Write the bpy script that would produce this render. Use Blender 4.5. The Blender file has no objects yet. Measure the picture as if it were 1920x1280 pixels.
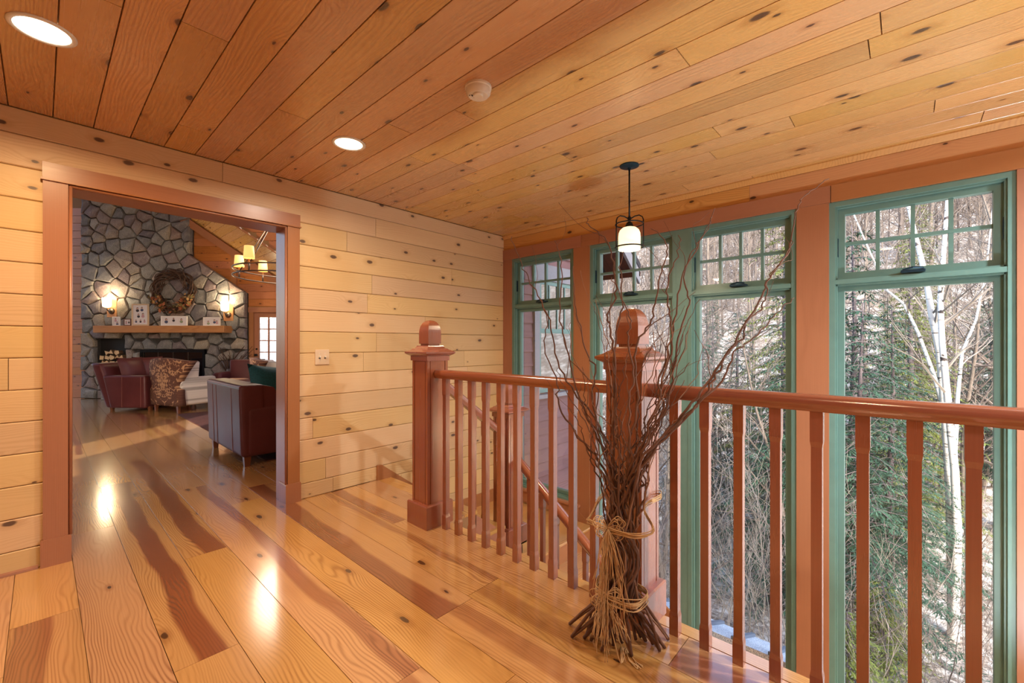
import bpy, bmesh, math, random
from math import sin, cos, pi, radians, sqrt, atan2
from mathutils import Vector, Matrix, noise as mnoise

C = bpy.context.scene.collection
SC = bpy.context.scene
rnd = random.Random(7)

# ------------------------------------------------------------------ camera, sky, sun, exposure
FPX, THETA, EYE = 808.0, radians(42.45), 1.28          # focal length in pixels (1920 wide), yaw, eye height
AX = Vector((cos(THETA), sin(THETA), 0)); RT = Vector((sin(THETA), -cos(THETA), 0))
cam = bpy.data.cameras.new('camera'); camo = bpy.data.objects.new('camera', cam); C.objects.link(camo)
cam.sensor_width = 36; cam.lens = FPX / 1920 * 36; cam.shift_y = 3 / 1920; cam.clip_end = 400; cam.clip_start = 0.05
camo.location = (0, 0, EYE); camo.rotation_euler = (pi / 2, 0, THETA - pi / 2)
SC.camera = camo
SC.view_settings.view_transform = 'Standard'; SC.view_settings.look = 'None'
SC.view_settings.gamma = 1; SC.view_settings.use_curve_mapping = False
SC.view_settings.exposure = 0.55
W = bpy.data.worlds.new('sky'); SC.world = W; W.use_nodes = True
nt = W.node_tree; bg = nt.nodes['Background']
sky = nt.nodes.new('ShaderNodeTexSky'); sky.sky_type = 'NISHITA'; sky.sun_disc = False
sky.sun_elevation = radians(30); sky.sun_rotation = radians(220); sky.dust_density = 1.5; sky.air_density = 1.0
nt.links.new(sky.outputs[0], bg.inputs[0]); bg.inputs[1].default_value = 0.62
SUND = Vector((0.62, 0.55, -0.52)).normalized()
sun = bpy.data.lights.new('sun', 'SUN'); sun.energy = 3.8; sun.angle = radians(0.6); sun.color = (1, 0.9, 0.76)
suno = bpy.data.objects.new('sun', sun); C.objects.link(suno)
suno.rotation_euler = SUND.to_track_quat('-Z', 'Y').to_euler(); suno.location = (-20, -20, 25)
WARM = (1.0, 0.84, 0.66)
CAN_POWER = 15.0
COOL = (0.95, 0.97, 1.0)

# ------------------------------------------------------------------ helpers
def s2l(c):
    return tuple(((v / 255) / 12.92 if v / 255 <= 0.04045 else ((v / 255 + 0.055) / 1.055) ** 2.4) for v in c) + (1,)

def empty(name, loc=(0, 0, 0), rotz=0.0, parent=None):
    o = bpy.data.objects.new(name, None); C.objects.link(o); o.location = loc; o.rotation_euler = (0, 0, rotz)
    o.empty_display_size = 0.1
    if parent: o.parent = parent
    return o

def tag(o, label=None, cat=None, group=None, kind=None):
    if label: o['label'] = label
    if cat: o['category'] = cat
    if group: o['group'] = group
    if kind: o['kind'] = kind
    return o

def thing(name, label, cat, loc=(0, 0, 0), rotz=0.0, group=None):
    return tag(empty(name, loc, rotz), label, cat, group)

class MB:
    def __init__(s): s.v = []; s.f = []
    def add(s, vs, fs):
        n = len(s.v); s.v += [tuple(p) for p in vs]; s.f += [tuple(i + n for i in f) for f in fs]; return s
    def box(s, x0, y0, z0, x1, y1, z1):
        return s.add([(x0, y0, z0), (x1, y0, z0), (x1, y1, z0), (x0, y1, z0), (x0, y0, z1), (x1, y0, z1), (x1, y1, z1), (x0, y1, z1)],
                     [(3, 2, 1, 0), (4, 5, 6, 7), (0, 1, 5, 4), (1, 2, 6, 5), (2, 3, 7, 6), (3, 0, 4, 7)])
    def prism(s, poly, p0, d, u, w):
        """2-D polygon (u,w coordinates) swept from p0 along the vector d."""
        p0, d, u, w = Vector(p0), Vector(d), Vector(u), Vector(w); n = len(poly)
        a = [p0 + u * q[0] + w * q[1] for q in poly]; b = [p + d for p in a]
        fs = [(i, (i + 1) % n, n + (i + 1) % n, n + i) for i in range(n)]
        return s.add(a + b, fs + [tuple(range(n - 1, -1, -1)), tuple(range(n, 2 * n))])
    def rings(s, rings, close=True, cap=True):
        n = len(rings[0]); vs = [p for r in rings for p in r]; fs = []
        for k in range(len(rings) - 1):
            for i in range(n if close else n - 1):
                j = (i + 1) % n
                fs.append((k * n + i, k * n + j, (k + 1) * n + j, (k + 1) * n + i))
        if cap: fs += [tuple(range(n - 1, -1, -1)), tuple(range((len(rings) - 1) * n, len(rings) * n))]
        return s.add(vs, fs)
    def lathe(s, prof, n=24, c=(0, 0, 0), cap=True, ang0=0.0):
        return s.rings([[(c[0] + r * cos(ang0 + 2 * pi * i / n), c[1] + r * sin(ang0 + 2 * pi * i / n), c[2] + z) for i in range(n)] for r, z in prof], True, cap)
    def tube(s, pts, rad, n=6, cap=True):
        pts = [Vector(p) for p in pts]; R = rad if isinstance(rad, (list, tuple)) else [rad] * len(pts)
        rings = []; up = None
        for i, p in enumerate(pts):
            d = (pts[min(i + 1, len(pts) - 1)] - pts[max(i - 1, 0)])
            d = d.normalized() if d.length > 1e-9 else Vector((0, 0, 1))
            if up is None: up = Vector((0, 0, 1)) if abs(d.z) < 0.9 else Vector((1, 0, 0))
            a = d.cross(up)
            if a.length < 1e-6: a = d.orthogonal()
            a.normalize(); b = a.cross(d).normalized(); up = b
            rings.append([p + (a * cos(2 * pi * k / n) + b * sin(2 * pi * k / n)) * R[i] for k in range(n)])
        return s.rings(rings, True, cap)
    def ring(s, c, R, r, n=28, m=6, axis='z'):
        vs = []; fs = []
        for i in range(n):
            t = 2 * pi * i / n
            for k in range(m):
                q = 2 * pi * k / m; rr = R + r * cos(q); p = (rr * cos(t), rr * sin(t), r * sin(q))
                if axis == 'y': p = (p[0], p[2], p[1])
                vs.append((c[0] + p[0], c[1] + p[1], c[2] + p[2]))
        for i in range(n):
            for k in range(m):
                fs.append((i * m + k, ((i + 1) % n) * m + k, ((i + 1) % n) * m + (k + 1) % m, i * m + (k + 1) % m))
        return s.add(vs, fs)
    def rbox(s, x0, y0, z0, x1, y1, z1, r=0.03, seg=2, f=None):
        bm = bmesh.new(); bmesh.ops.create_cube(bm, size=1)
        for v in bm.verts:
            v.co = Vector(((x0 + x1) / 2 + v.co.x * (x1 - x0), (y0 + y1) / 2 + v.co.y * (y1 - y0), (z0 + z1) / 2 + v.co.z * (z1 - z0)))
        bmesh.ops.bevel(bm, geom=bm.edges[:], offset=r, segments=seg, profile=0.6, affect='EDGES')
        bm.verts.index_update()
        vs = [f(v.co) if f else v.co.copy() for v in bm.verts]; fs = [tuple(v.index for v in q.verts) for q in bm.faces]
        bm.free(); return s.add(vs, fs)
    def mesh(s, name, mat, smooth=False):
        me = bpy.data.meshes.new(name); me.from_pydata(s.v, [], s.f)
        if mat: me.materials.append(mat)
        if smooth: me.polygons.foreach_set('use_smooth', [True] * len(me.polygons))
        bm = bmesh.new(); bm.from_mesh(me); bmesh.ops.recalc_face_normals(bm, faces=bm.faces); bm.to_mesh(me); bm.free()
        me.update(); return me
    def build(s, name, mat, parent=None, smooth=False, loc=None, autos=None):
        me = s.mesh(name, mat, smooth or autos is not None)
        if autos is not None: me.set_sharp_from_angle(angle=radians(autos))
        o = bpy.data.objects.new(name, me); C.objects.link(o)
        o.color = (0, 0, 0, 1)
        if parent: o.parent = parent
        if loc is not None: o.location = loc
        return o

def inst(me, name, parent=None, loc=(0, 0, 0), rot=None, scale=None):
    o = bpy.data.objects.new(name, me); C.objects.link(o)
    if parent: o.parent = parent
    o.location = loc
    if rot is not None: o.rotation_euler = rot
    if scale is not None: o.scale = scale
    return o

def tree_copy(root):
    r = root.copy(); C.objects.link(r)
    for ch in root.children:
        c = ch.copy(); C.objects.link(c); c.parent = r
        for g in ch.children:
            d = g.copy(); C.objects.link(d); d.parent = c
    return r

def struct(name, mb, mat, label=None, autos=None):
    return tag(mb.build(name, mat, autos=autos), label, kind='structure')

# ------------------------------------------------------------------ materials
class G:
    """tiny node-graph builder"""
    def __init__(s, name):
        s.m = bpy.data.materials.new(name); s.m.use_nodes = True; s.t = s.m.node_tree
        for n in list(s.t.nodes): s.t.nodes.remove(n)
        s.out = s.t.nodes.new('ShaderNodeOutputMaterial')
    def n(s, typ, ins=None, **kw):
        nd = s.t.nodes.new('ShaderNode' + typ)
        for k, v in kw.items(): setattr(nd, k, v)
        for k, v in (ins or {}).items(): s.set(nd.inputs[k], v)
        return nd
    def set(s, sock, v):
        if hasattr(v, 'is_output') or isinstance(v, bpy.types.NodeSocket): s.t.links.new(v, sock)
        else: sock.default_value = v
    def math(s, op, a, b=0.0, c=None, clamp=False):
        nd = s.n('Math', operation=op, use_clamp=clamp); s.set(nd.inputs[0], a); s.set(nd.inputs[1], b)
        if c is not None: s.set(nd.inputs[2], c)
        return nd.outputs[0]
    def vmath(s, op, a, b):
        nd = s.n('VectorMath', operation=op); s.set(nd.inputs[0], a); s.set(nd.inputs[1], b); return nd.outputs[0]
    def mix(s, f, a, b, blend='MIX'):
        nd = s.n('Mix', data_type='RGBA', blend_type=blend); s.set(nd.inputs[0], f); s.set(nd.inputs[6], a); s.set(nd.inputs[7], b); return nd.outputs[2]
    def sm(s, v, lo, hi, a=0.0, b=1.0):
        nd = s.n('MapRange', interpolation_type='SMOOTHSTEP'); s.set(nd.inputs[0], v); s.set(nd.inputs[1], lo); s.set(nd.inputs[2], hi); s.set(nd.inputs[3], a); s.set(nd.inputs[4], b); return nd.outputs[0]
    def noise(s, vec, scale=1.0, detail=2.0, rough=0.5, dist=0.0):
        nd = s.n('TexNoise', {'Vector': vec, 'Scale': scale, 'Detail': detail, 'Roughness': rough, 'Distortion': dist}); return nd.outputs['Fac']
    def ramp(s, f, stops):
        nd = s.n('ValToRGB', {'Fac': f}); e = nd.color_ramp.elements
        while len(e) < len(stops): e.new(0.5)
        for q, (p, c) in zip(e, stops): q.position = p; q.color = c
        return nd.outputs[0]
    def bsdf(s, color, rough=0.5, bump=None, bstr=0.2, bdist=0.01, **kw):
        b = s.n('BsdfPrincipled'); s.set(b.inputs['Base Color'], color); s.set(b.inputs['Roughness'], rough)
        for k, v in kw.items(): s.set(b.inputs[k.replace('_', ' ')], v)
        if bump is not None:
            bn = s.n('Bump', {'Height': bump, 'Strength': bstr, 'Distance': bdist}); s.t.links.new(bn.outputs[0], b.inputs['Normal'])
        s.t.links.new(b.outputs[0], s.out.inputs[0]); return b

def wood(name, c1, c2, ck=(70, 42, 26), axis='x', rings=26.0, warp=1.6, knots=0.5, kscale=(2.6, 5.4, 5.4), krad=0.075, rough=0.35, coat=0.0, var=0.22,
         gain=0.55, heart=None, spec=0.5, huev=0.012, bstr=0.10, cior=1.5, crough=0.12):
    g = G(name); tc = g.n('TexCoord').outputs['Object']; oi = g.n('ObjectInfo')
    sp = g.n('SeparateXYZ', {0: tc}); o3 = [sp.outputs[i] for i in range(3)]
    order = {'x': (0, 1, 2), 'y': (1, 0, 2), 'z': (2, 0, 1)}[axis]
    p = g.n('CombineXYZ', {i: o3[order[i]] for i in range(3)}).outputs[0]
    rn = oi.outputs['Random']
    off = g.n('CombineXYZ', {0: g.math('MULTIPLY', rn, 61.3), 1: g.math('MULTIPLY', rn, 17.7), 2: g.math('MULTIPLY', rn, 43.1)}).outputs[0]
    q = g.vmath('ADD', p, off)
    n1 = g.noise(g.vmath('MULTIPLY', q, (1.1, 5.0, 5.0)), 1.0, 2.0, 0.5)
    f = g.math('MULTIPLY', n1, warp * 4)
    f = g.math('ADD', f, g.math('MULTIPLY', g.n('SeparateXYZ', {0: q}).outputs[1], rings))
    kmask = None
    if knots > 0:
        vo = g.n('TexVoronoi', {'Vector': g.vmath('MULTIPLY', q, kscale), 'Scale': 1.0, 'Randomness': 1.0}, feature='F1', voronoi_dimensions='2D')
        d = vo.outputs['Distance']; cs = g.n('SeparateColor', {0: vo.outputs['Color']})
        pres = g.math('GREATER_THAN', cs.outputs[0], 1 - knots)
        rr = g.math('MULTIPLY_ADD', cs.outputs[1], krad * 0.85, krad * 0.35)
        dn = g.math('ADD', d, g.math('MULTIPLY', g.math('SUBTRACT', g.noise(g.vmath('MULTIPLY', q, (25, 45, 45)), 1.0, 2.0), 0.5), krad * 0.5))
        kmask = g.math('MULTIPLY', g.sm(dn, g.math('MULTIPLY', rr, 0.55), rr, 1.0, 0.0), pres)
        halo = g.math('MULTIPLY', g.sm(d, rr, g.math('MULTIPLY', rr, 2.6), 1.0, 0.0), pres)
        f = g.math('ADD', f, g.math('MULTIPLY', g.math('MULTIPLY', g.sm(d, 0.0, 0.42, 1.0, 0.0), pres), 2.6))
    sn = g.math('MULTIPLY_ADD', g.math('SINE', g.math('MULTIPLY', f, 2 * pi)), 0.5, 0.5)
    sn = g.math('POWER', sn, 2.2)
    fib = g.noise(g.vmath('MULTIPLY', q, (3.0, 170, 170)), 1.0, 2.0)
    big = g.noise(g.vmath('MULTIPLY', q, (0.7, 3.5, 3.5)), 1.0, 1.0)
    amt = g.math('ADD', g.math('MULTIPLY', sn, g.math('MULTIPLY', g.sm(big, 0.3, 0.75), gain)), g.math('MULTIPLY_ADD', fib, 0.5, -0.2), clamp=True)
    col = g.mix(amt, s2l(c1), s2l(c2))
    if heart:
        sc_ = g.n('SeparateColor', {0: oi.outputs['Color']})
        wob = g.math('MULTIPLY_ADD', g.noise(g.vmath('MULTIPLY', q, (0.9, 0.0, 0.0)), 1.0, 2.0), 0.16, -0.08)
        dist = g.math('ABSOLUTE', g.math('SUBTRACT', g.math('ADD', o3[order[1]], wob), g.math('MULTIPLY_ADD', sc_.outputs[1], 0.16, -0.08)))
        hm = g.math('MULTIPLY', g.sm(dist, g.math('MULTIPLY', sc_.outputs[2], 0.11), g.math('MULTIPLY_ADD', sc_.outputs[2], 0.11, 0.024), 1.0, 0.0), sc_.outputs[0])
        hc = g.mix(amt, s2l(heart), s2l(tuple(v * 0.6 for v in heart)))
        col = g.mix(hm, col, hc)
    if kmask is not None:
        col = g.mix(g.math('MULTIPLY', halo, 0.5), col, s2l(c2))
        col = g.mix(g.math('MULTIPLY', kmask, 0.92), col, s2l(ck))
    r2 = g.math('FRACT', g.math('MULTIPLY', rn, 7.31))
    hs = g.n('HueSaturation', {'Hue': g.math('MULTIPLY_ADD', r2, huev, 0.5 - huev / 2), 'Saturation': g.math('MULTIPLY_ADD', r2, 0.14, 0.93),
                               'Value': g.math('MULTIPLY_ADD', rn, var, 1 - var * 0.5), 'Fac': 1.0, 'Color': col})
    ro = g.math('MULTIPLY_ADD', amt, 0.12, rough)
    g.bsdf(hs.outputs[0], ro, bump=g.math('SUBTRACT', 0.5, g.math('ADD', amt, kmask or 0.0)), bstr=bstr, bdist=0.002, Coat_Weight=coat, Coat_Roughness=crough, Coat_IOR=cior, Specular_IOR_Level=spec)
    return g.m

def plain(name, c, rough=0.5, metal=0.0, var=0.0, nscale=30.0, bump=0.0, **kw):
    g = G(name); tc = g.n('TexCoord').outputs['Object']
    n = g.noise(tc, nscale, 3.0)
    dark = tuple(v * (1 - var) for v in c); lite = tuple(min(255, v * (1 + var)) for v in c)
    col = g.mix(n, s2l(dark), s2l(lite)) if var else s2l(c)
    g.bsdf(col, rough, bump=n if bump else None, bstr=bump, Metallic=metal, **kw)
    return g.m

def emit(name, c, strength):
    g = G(name); e = g.n('Emission', {'Color': s2l(c), 'Strength': strength}); g.t.links.new(e.outputs[0], g.out.inputs[0]); return g.m

def glassmat(name, tint=(1, 1, 1, 1), refl=1.0):
    g = G(name); fr = g.n('Fresnel', {'IOR': 1.45}).outputs[0]
    t = g.n('BsdfTransparent', {'Color': tint}); gl = g.n('BsdfGlossy', {'Roughness': 0.02})
    mx = g.n('MixShader', {0: g.math('MULTIPLY', fr, refl), 1: t.outputs[0], 2: gl.outputs[0]})
    g.t.links.new(mx.outputs[0], g.out.inputs[0]); return g.m

M = {}
M['ceil'] = wood('pine_ceiling', (208, 158, 100), (174, 118, 66), (74, 46, 32), rings=58, warp=2.4, knots=0.6, krad=0.10, rough=0.26, spec=0.95)
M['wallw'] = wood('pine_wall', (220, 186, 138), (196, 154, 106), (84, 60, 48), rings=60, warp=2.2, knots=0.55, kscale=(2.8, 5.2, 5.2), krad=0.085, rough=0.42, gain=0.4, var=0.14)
M['beam'] = wood('pine_frieze', (208, 154, 96), (178, 120, 66), (66, 38, 24), rings=50, warp=2.2, knots=0.5, krad=0.08, rough=0.35, var=0.12)
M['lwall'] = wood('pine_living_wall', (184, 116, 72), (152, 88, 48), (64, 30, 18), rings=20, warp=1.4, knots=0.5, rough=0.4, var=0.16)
M['floor'] = wood('heart_pine_floor', (204, 154, 98), (146, 94, 52), (66, 40, 26), rings=74, warp=4.0, knots=0.30, kscale=(1.7, 4.6, 4.6), krad=0.07, rough=0.17, coat=1.0, cior=1.6, crough=0.13, var=0.20, gain=0.75, heart=(146, 84, 52), bstr=0.03)
M['floory'] = wood('heart_pine_nosing', (204, 154, 98), (146, 94, 52), (66, 40, 26), axis='y', rings=74, warp=4.0, knots=0.30, kscale=(1.7, 4.6, 4.6), krad=0.07, rough=0.17, coat=1.0, cior=1.6, crough=0.13, var=0.20, gain=0.75, heart=(146, 84, 52), bstr=0.03)
M['firz'] = wood('fir_trim_upright', (170, 114, 80), (148, 94, 62), axis='z', rings=150, warp=1.2, knots=0, rough=0.32, var=0.10, gain=0.32)
M['firx'] = wood('fir_trim_level', (170, 114, 80), (148, 94, 62), axis='x', rings=150, warp=1.2, knots=0, rough=0.30, var=0.10, gain=0.32)
M['firy'] = wood('fir_trim_level_y', (170, 114, 80), (148, 94, 62), axis='y', rings=150, warp=1.2, knots=0, rough=0.30, var=0.10, gain=0.32)
M['redz'] = wood('red_fir_upright', (150, 82, 54), (120, 58, 36), axis='z', rings=150, warp=1.2, knots=0, rough=0.25, coat=1.0, cior=2.0, crough=0.22, var=0.16, gain=0.45)
M['redy'] = wood('red_fir_rail', (152, 84, 54), (118, 58, 34), axis='y', rings=60, warp=0.9, knots=0, rough=0.2, coat=1.0, cior=1.8, crough=0.15, var=0.08, gain=0.6)
M['green'] = plain('green_painted_wood', (104, 140, 131), 0.32, var=0.06, nscale=8)
M['glass'] = glassmat('window_glass')
M['white'] = plain('white_plastic', (232, 228, 220), 0.4)
M['almond'] = plain('almond_plate', (222, 196, 164), 0.45)
M['dark'] = plain('dark_slot', (26, 24, 24), 0.7)
M['blackm'] = plain('blackened_steel', (34, 36, 40), 0.38, 0.7, var=0.1)
M['bluem'] = plain('blue_black_canopy', (36, 62, 78), 0.35, 0.6, var=0.2, nscale=60)
M['bronze'] = plain('brushed_nickel_dark', (120, 104, 92), 0.35, 0.9, var=0.1)
M['lamp'] = emit('lamp_lens', (255, 240, 214), 6.0)
M['mortar'] = plain('dark_mortar', (62, 58, 56), 0.95, var=0.3, nscale=20)
M['back'] = plain('raw_sheathing', (150, 110, 70), 0.8)

# =================================================================== dimensions
D, WX, H = 3.65, 3.845, 2.59            # doorway wall Y, window wall X, ceiling height
RX = 1.888                              # railing line
TW = 0.2                                # doorway wall thickness

def hexplank(L, Wd, T=0.018, ch=0.004):
    mb = MB(); h = Wd / 2
    mb.prism([(-h, -T), (h, -T), (h, -ch), (h - ch, 0), (-h + ch, 0), (-h, -ch)], (-L / 2, 0, 0), (L, 0, 0), (0, 1, 0), (0, 0, 1))
    return mb

def plank(parent, c, u, n, L, Wd, mat, T=0.018, ch=0.004, gap=0.0015, name='plank', color=None):
    """one board; c: centre of its visible face, u: length direction, n: outward normal"""
    u = Vector(u).normalized(); n = Vector(n).normalized(); v = n.cross(u)
    o = hexplank(L - gap, Wd - gap, T, ch).build(name, mat)
    o.matrix_world = Matrix.Translation(Vector(c)) @ Matrix((u, v, n)).transposed().to_4x4()
    if color: o.color = color
    o.parent = parent
    return o

def cuts(a, b, lo, hi, r=rnd, first=None):
    xs = [a]; x = a + (first if first is not None else r.uniform(lo * 0.3, hi))
    while x < b - 0.35: xs.append(x); x += r.uniform(lo, hi)
    return list(zip(xs, xs[1:] + [b]))

def sub(iv, a, b):
    out = []
    for x0, x1 in iv:
        if x1 <= a or x0 >= b: out.append((x0, x1)); continue
        if x0 < a: out.append((x0, a))
        if x1 > b: out.append((b, x1))
    return [q for q in out if q[1] - q[0] > 0.02]

# =================================================================== STRUCTURE: floor
LIV0, LIVY = -3.0, 15.0
FEX = 1.985                               # open edge of the upper floor
mb = MB(); mb.box(-2.0, -3.2, -0.30, FEX - 0.03, D - 0.0, -0.02)
mb.box(FEX - 0.03, 2.42, -0.30, 2.22, D - 0.0, -0.02)
mb.box(-4.0, D, -0.30, 1.9, 15.1, -0.02); mb.box(1.9, D + TW - 0.01, -0.30, 6.0, 15.1, -0.02)
floor = struct('floor', mb, M['back'], 'wide heart pine board floor running through the doorway')
PW = 0.2225; fr = random.Random(21)
for k in range(-10, 16):
    x0 = 0.126 + PW * (k - 1); x1 = x0 + PW; xc = (x0 + x1) / 2
    if xc < -1.95 or xc > 3.3: continue
    ya, yb = -3.1, 15.0
    if xc > 2.2: ya = D + TW + 0.01
    segs = cuts(ya, yb, 1.6, 3.4, fr)
    if k == 1: segs = [(ya, 1.60), (1.60, 4.1), (4.1, 7.0), (7.0, 10.2), (10.2, yb)]
    if k == 2: segs = [(ya, -0.2), (-0.2, 2.10), (2.10, 5.3), (5.3, 8.0), (8.0, yb)]
    if k == 3: segs = [(ya, 0.9), (0.9, 3.15), (3.15, 6.2), (6.2, 9.0), (9.0, yb)]
    if x0 < FEX < x1: segs = sub(segs, -9, 2.42)
    for a, b in segs:
        # skip boards nothing can see: far boards outside the wedge of the doorway
        if a > D + 0.4 and not (-0.25 < xc < 0.42 * b): continue
        if a < D + TW < b and xc > 1.75: b = D
        hv = fr.random(); col = (0, 0, 0, 1)
        if hv < 0.42: col = (fr.uniform(0.45, 0.95), fr.random(), fr.uniform(0.1, 0.55), 1)
        if k == 1 and abs(b - 1.6) < 0.01: col = (1, 0.62, 0.5, 1)
        if k == 2 and abs(a - 2.10) < 0.01: col = (1, 0.42, 0.36, 1)
        if k == 3 and abs(a - 3.15) < 0.01: col = (0.95, 0.3, 0.42, 1)
        if k in (1, 2, 3) and col[0] < 0.9: col = (0, 0, 0, 1)
        plank(floor, (xc if not (xc > 1.95 and b <= 2.42) else xc, (a + b) / 2, 0), (0, 1, 0), (0, 0, 1), b - a, PW, M['floor'], T=0.022, ch=0.0002, gap=0.0026, color=col)
x0 = 0.126 + PW * 8                        # narrow nosing board along the open edge
mb = MB(); mb.prism([(x0 + 0.001, -0.03), (FEX - 0.012, -0.03), (FEX, -0.02), (FEX, -0.008), (FEX - 0.008, 0.002), (x0 + 0.001, 0.002)], (0, -3.1, 0), (0, 5.52, 0), (1, 0, 0), (0, 0, 1))
mb.build('edge_nosing', M['floory'], floor)
mb = MB(); mb.box(2.129, 2.425, -0.03, 2.26, D - 0.02, 0.0); mb.build('stair_nosing', M['floory'], floor)
mb = MB(); mb.box(FEX - 0.03, -3.1, -0.32, FEX - 0.012, 2.42, -0.025); mb.build('floor_fascia', M['firy'], floor)

# ------------------------------------------------------------------ ceiling
mb = MB(); mb.box(-2.0, -3.2, H + 0.018, WX + 0.1, D, H + 0.12)
ceil = struct('ceiling', mb, M['back'], 'knotty pine board ceiling over the landing')
cr = random.Random(5); CP = 0.169
for k in range(-12, 24):
    x0 = 0.047 + CP * (k - 1); x1 = min(x0 + CP, WX)
    if x1 - x0 < 0.03 or x0 > WX: continue
    for a, b in cuts(-3.1, D, 1.5, 3.4, cr):
        plank(ceil, ((x0 + x1) / 2, (a + b) / 2, H), (0, 1, 0), (0, 0, -1), b - a, x1 - x0, M['ceil'], ch=0.0012, gap=0.0045)

# ------------------------------------------------------------------ doorway wall (left of the picture)
OX0, OX1, OZ = 0.118, 1.315, 2.195
mb = MB()
for b in ((-2.0, D + 0.018, 0, OX0 - 0.01, D + TW - 0.018, 6.0), (OX1 + 0.01, D + 0.018, 0, WX + 0.16, D + TW - 0.018, 6.0), (OX0 - 0.01, D + 0.018, OZ + 0.01, OX1 + 0.01, D + TW - 0.018, 6.0),
          (2.0, D + 0.018, -2.9, WX + 0.16, D + TW - 0.018, 0.0)):
    mb.box(*b)
wall_l = struct('wall_left', mb, M['back'], 'knotty pine board wall with the wide doorway')
wr = random.Random(11); z = 0.125; rows = [(0.0, 0.125)]
while z < H - 0.05: rows.append((z, min(z + 0.1785, H))); z += 0.1785
zz = 0.0
while zz > -2.85: rows.append((zz - 0.1785, zz)); zz -= 0.1785
for z0, z1 in rows:
    iv = cuts(-2.0 if z1 > 0.001 else 2.05, WX, 1.1, 3.0, wr)
    if z0 < 2.25 and z1 > 0.001: iv = sub(iv, OX0 - 0.06, OX1 + 0.06)
    for a, b in iv:
        plank(wall_l, ((a + b) / 2, D, (z0 + z1) / 2), (1, 0, 0), (0, -1, 0), b - a, z1 - z0, M['wallw'], ch=0.005, gap=0.003)

# doorway casing
door = tag(empty('door_1'), 'cased opening with fir trim and plinth blocks in the pine wall', kind='structure')
def casing(name, x0, x1, z0, z1, y0, y1, mat): MB().box(x0, y0, z0, x1, y1, z1).build(name, mat, door)
Y0 = D - 0.022
for sx, a, b in ((0, 0.007, 0.108), (1, 1.325, 1.417)):
    MB().box(a, Y0, 0.155, b, D, 2.215).build('casing', M['firz'], door)
    xb = 0.118 if sx == 0 else 1.315
    MB().tube([(xb, D - 0.012, 0.155), (xb, D - 0.012, 2.205)], 0.009, 10).build('bead', M['firz'], door, smooth=True)
    j0, j1 = (0.098, 0.118) if sx == 0 else (1.315, 1.335)
    MB().box(j0, D, 0, j1, D + TW, OZ).build('jamb', M['firz'], door)
    p0, p1 = (-0.003, 0.122) if sx == 0 else (1.307, 1.424)
    MB().prism([(0, 0), (p1 - p0, 0), (p1 - p0, 0.148), (p1 - p0 - 0.004, 0.156), (0.004, 0.156), (0, 0.148)], (p0, D - 0.03, 0), (0, 0.03 + TW * 0.6, 0), (1, 0, 0), (0, 0, 1)).build('plinth_block', M['firz'], door)
    MB().box(a, D + TW, 0, b, D + TW + 0.02, 2.3).build('back_casing', M['firz'], door)
MB().box(0.005, Y0 - 0.006, 2.222, 1.419, D, 2.315).build('head_casing', M['firx'], door)
MB().box(-0.002, Y0 - 0.012, 2.212, 1.426, D, 2.222).build('head_fillet', M['firx'], door)
MB().box(0.098, D, OZ, 1.335, D + TW, OZ + 0.02).build('head_jamb', M['firx'], door)
MB().tube([(0.118, D - 0.012, 2.203), (1.315, D - 0.012, 2.203)], 0.009, 10).build('bead', M['firx'], door, smooth=True)
MB().box(0.02, D + TW, OZ, 1.41, D + TW + 0.02, 2.31).build('back_head_casing', M['firx'], door)
# quarter round on the near left wall base, stair skirt beginning
mb = MB(); mb.prism([(0, 0), (0.016, 0), (0.012, 0.011), (0, 0.018)], (-2.0, D, 0.001), (1.99, 0, 0), (0, -1, 0), (0, 0, 1))
struct('baseboard_left', mb, M['firx'], 'small rounded base strip along the near pine wall')

# ------------------------------------------------------------------ window wall (right)
WIN = [(2.614, 3.508, -0.43), (1.520, 2.416, -1.6), (0.608, 1.417, -1.6), (-0.475, 0.410, -1.6), (-1.62, -0.72, -1.6), (-2.9, -1.82, -1.6)]
WT = 2.288
mb = MB(); YE = -3.2; XO = WX + 0.16
mb.box(WX + 0.012, YE, WT, XO, D + TW, 3.0)
edges = [YE] + [v for w in sorted(WIN) for v in (w[0], w[1])] + [D + TW]
for i in range(0, len(edges), 2): mb.box(WX + 0.012, edges[i], -4.6, XO, edges[i + 1], WT)
for a, b, zb in WIN: mb.box(WX + 0.012, a, -4.6, XO, b, zb)
wall_r = struct('wall_right', mb, M['back'], 'tall wall of green framed windows beside the stair')
# inside facing boards below the sills and on the hidden part
for a, b, zb in WIN:
    z = zb - 0.14
    while z > -2.8:
        plank(wall_r, (WX, (a + b) / 2, z - 0.089), (0, 1, 0), (-1, 0, 0), b - a, 0.1785, M['wallw'], T=0.012, ch=0.004); z -= 0.1785
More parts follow.
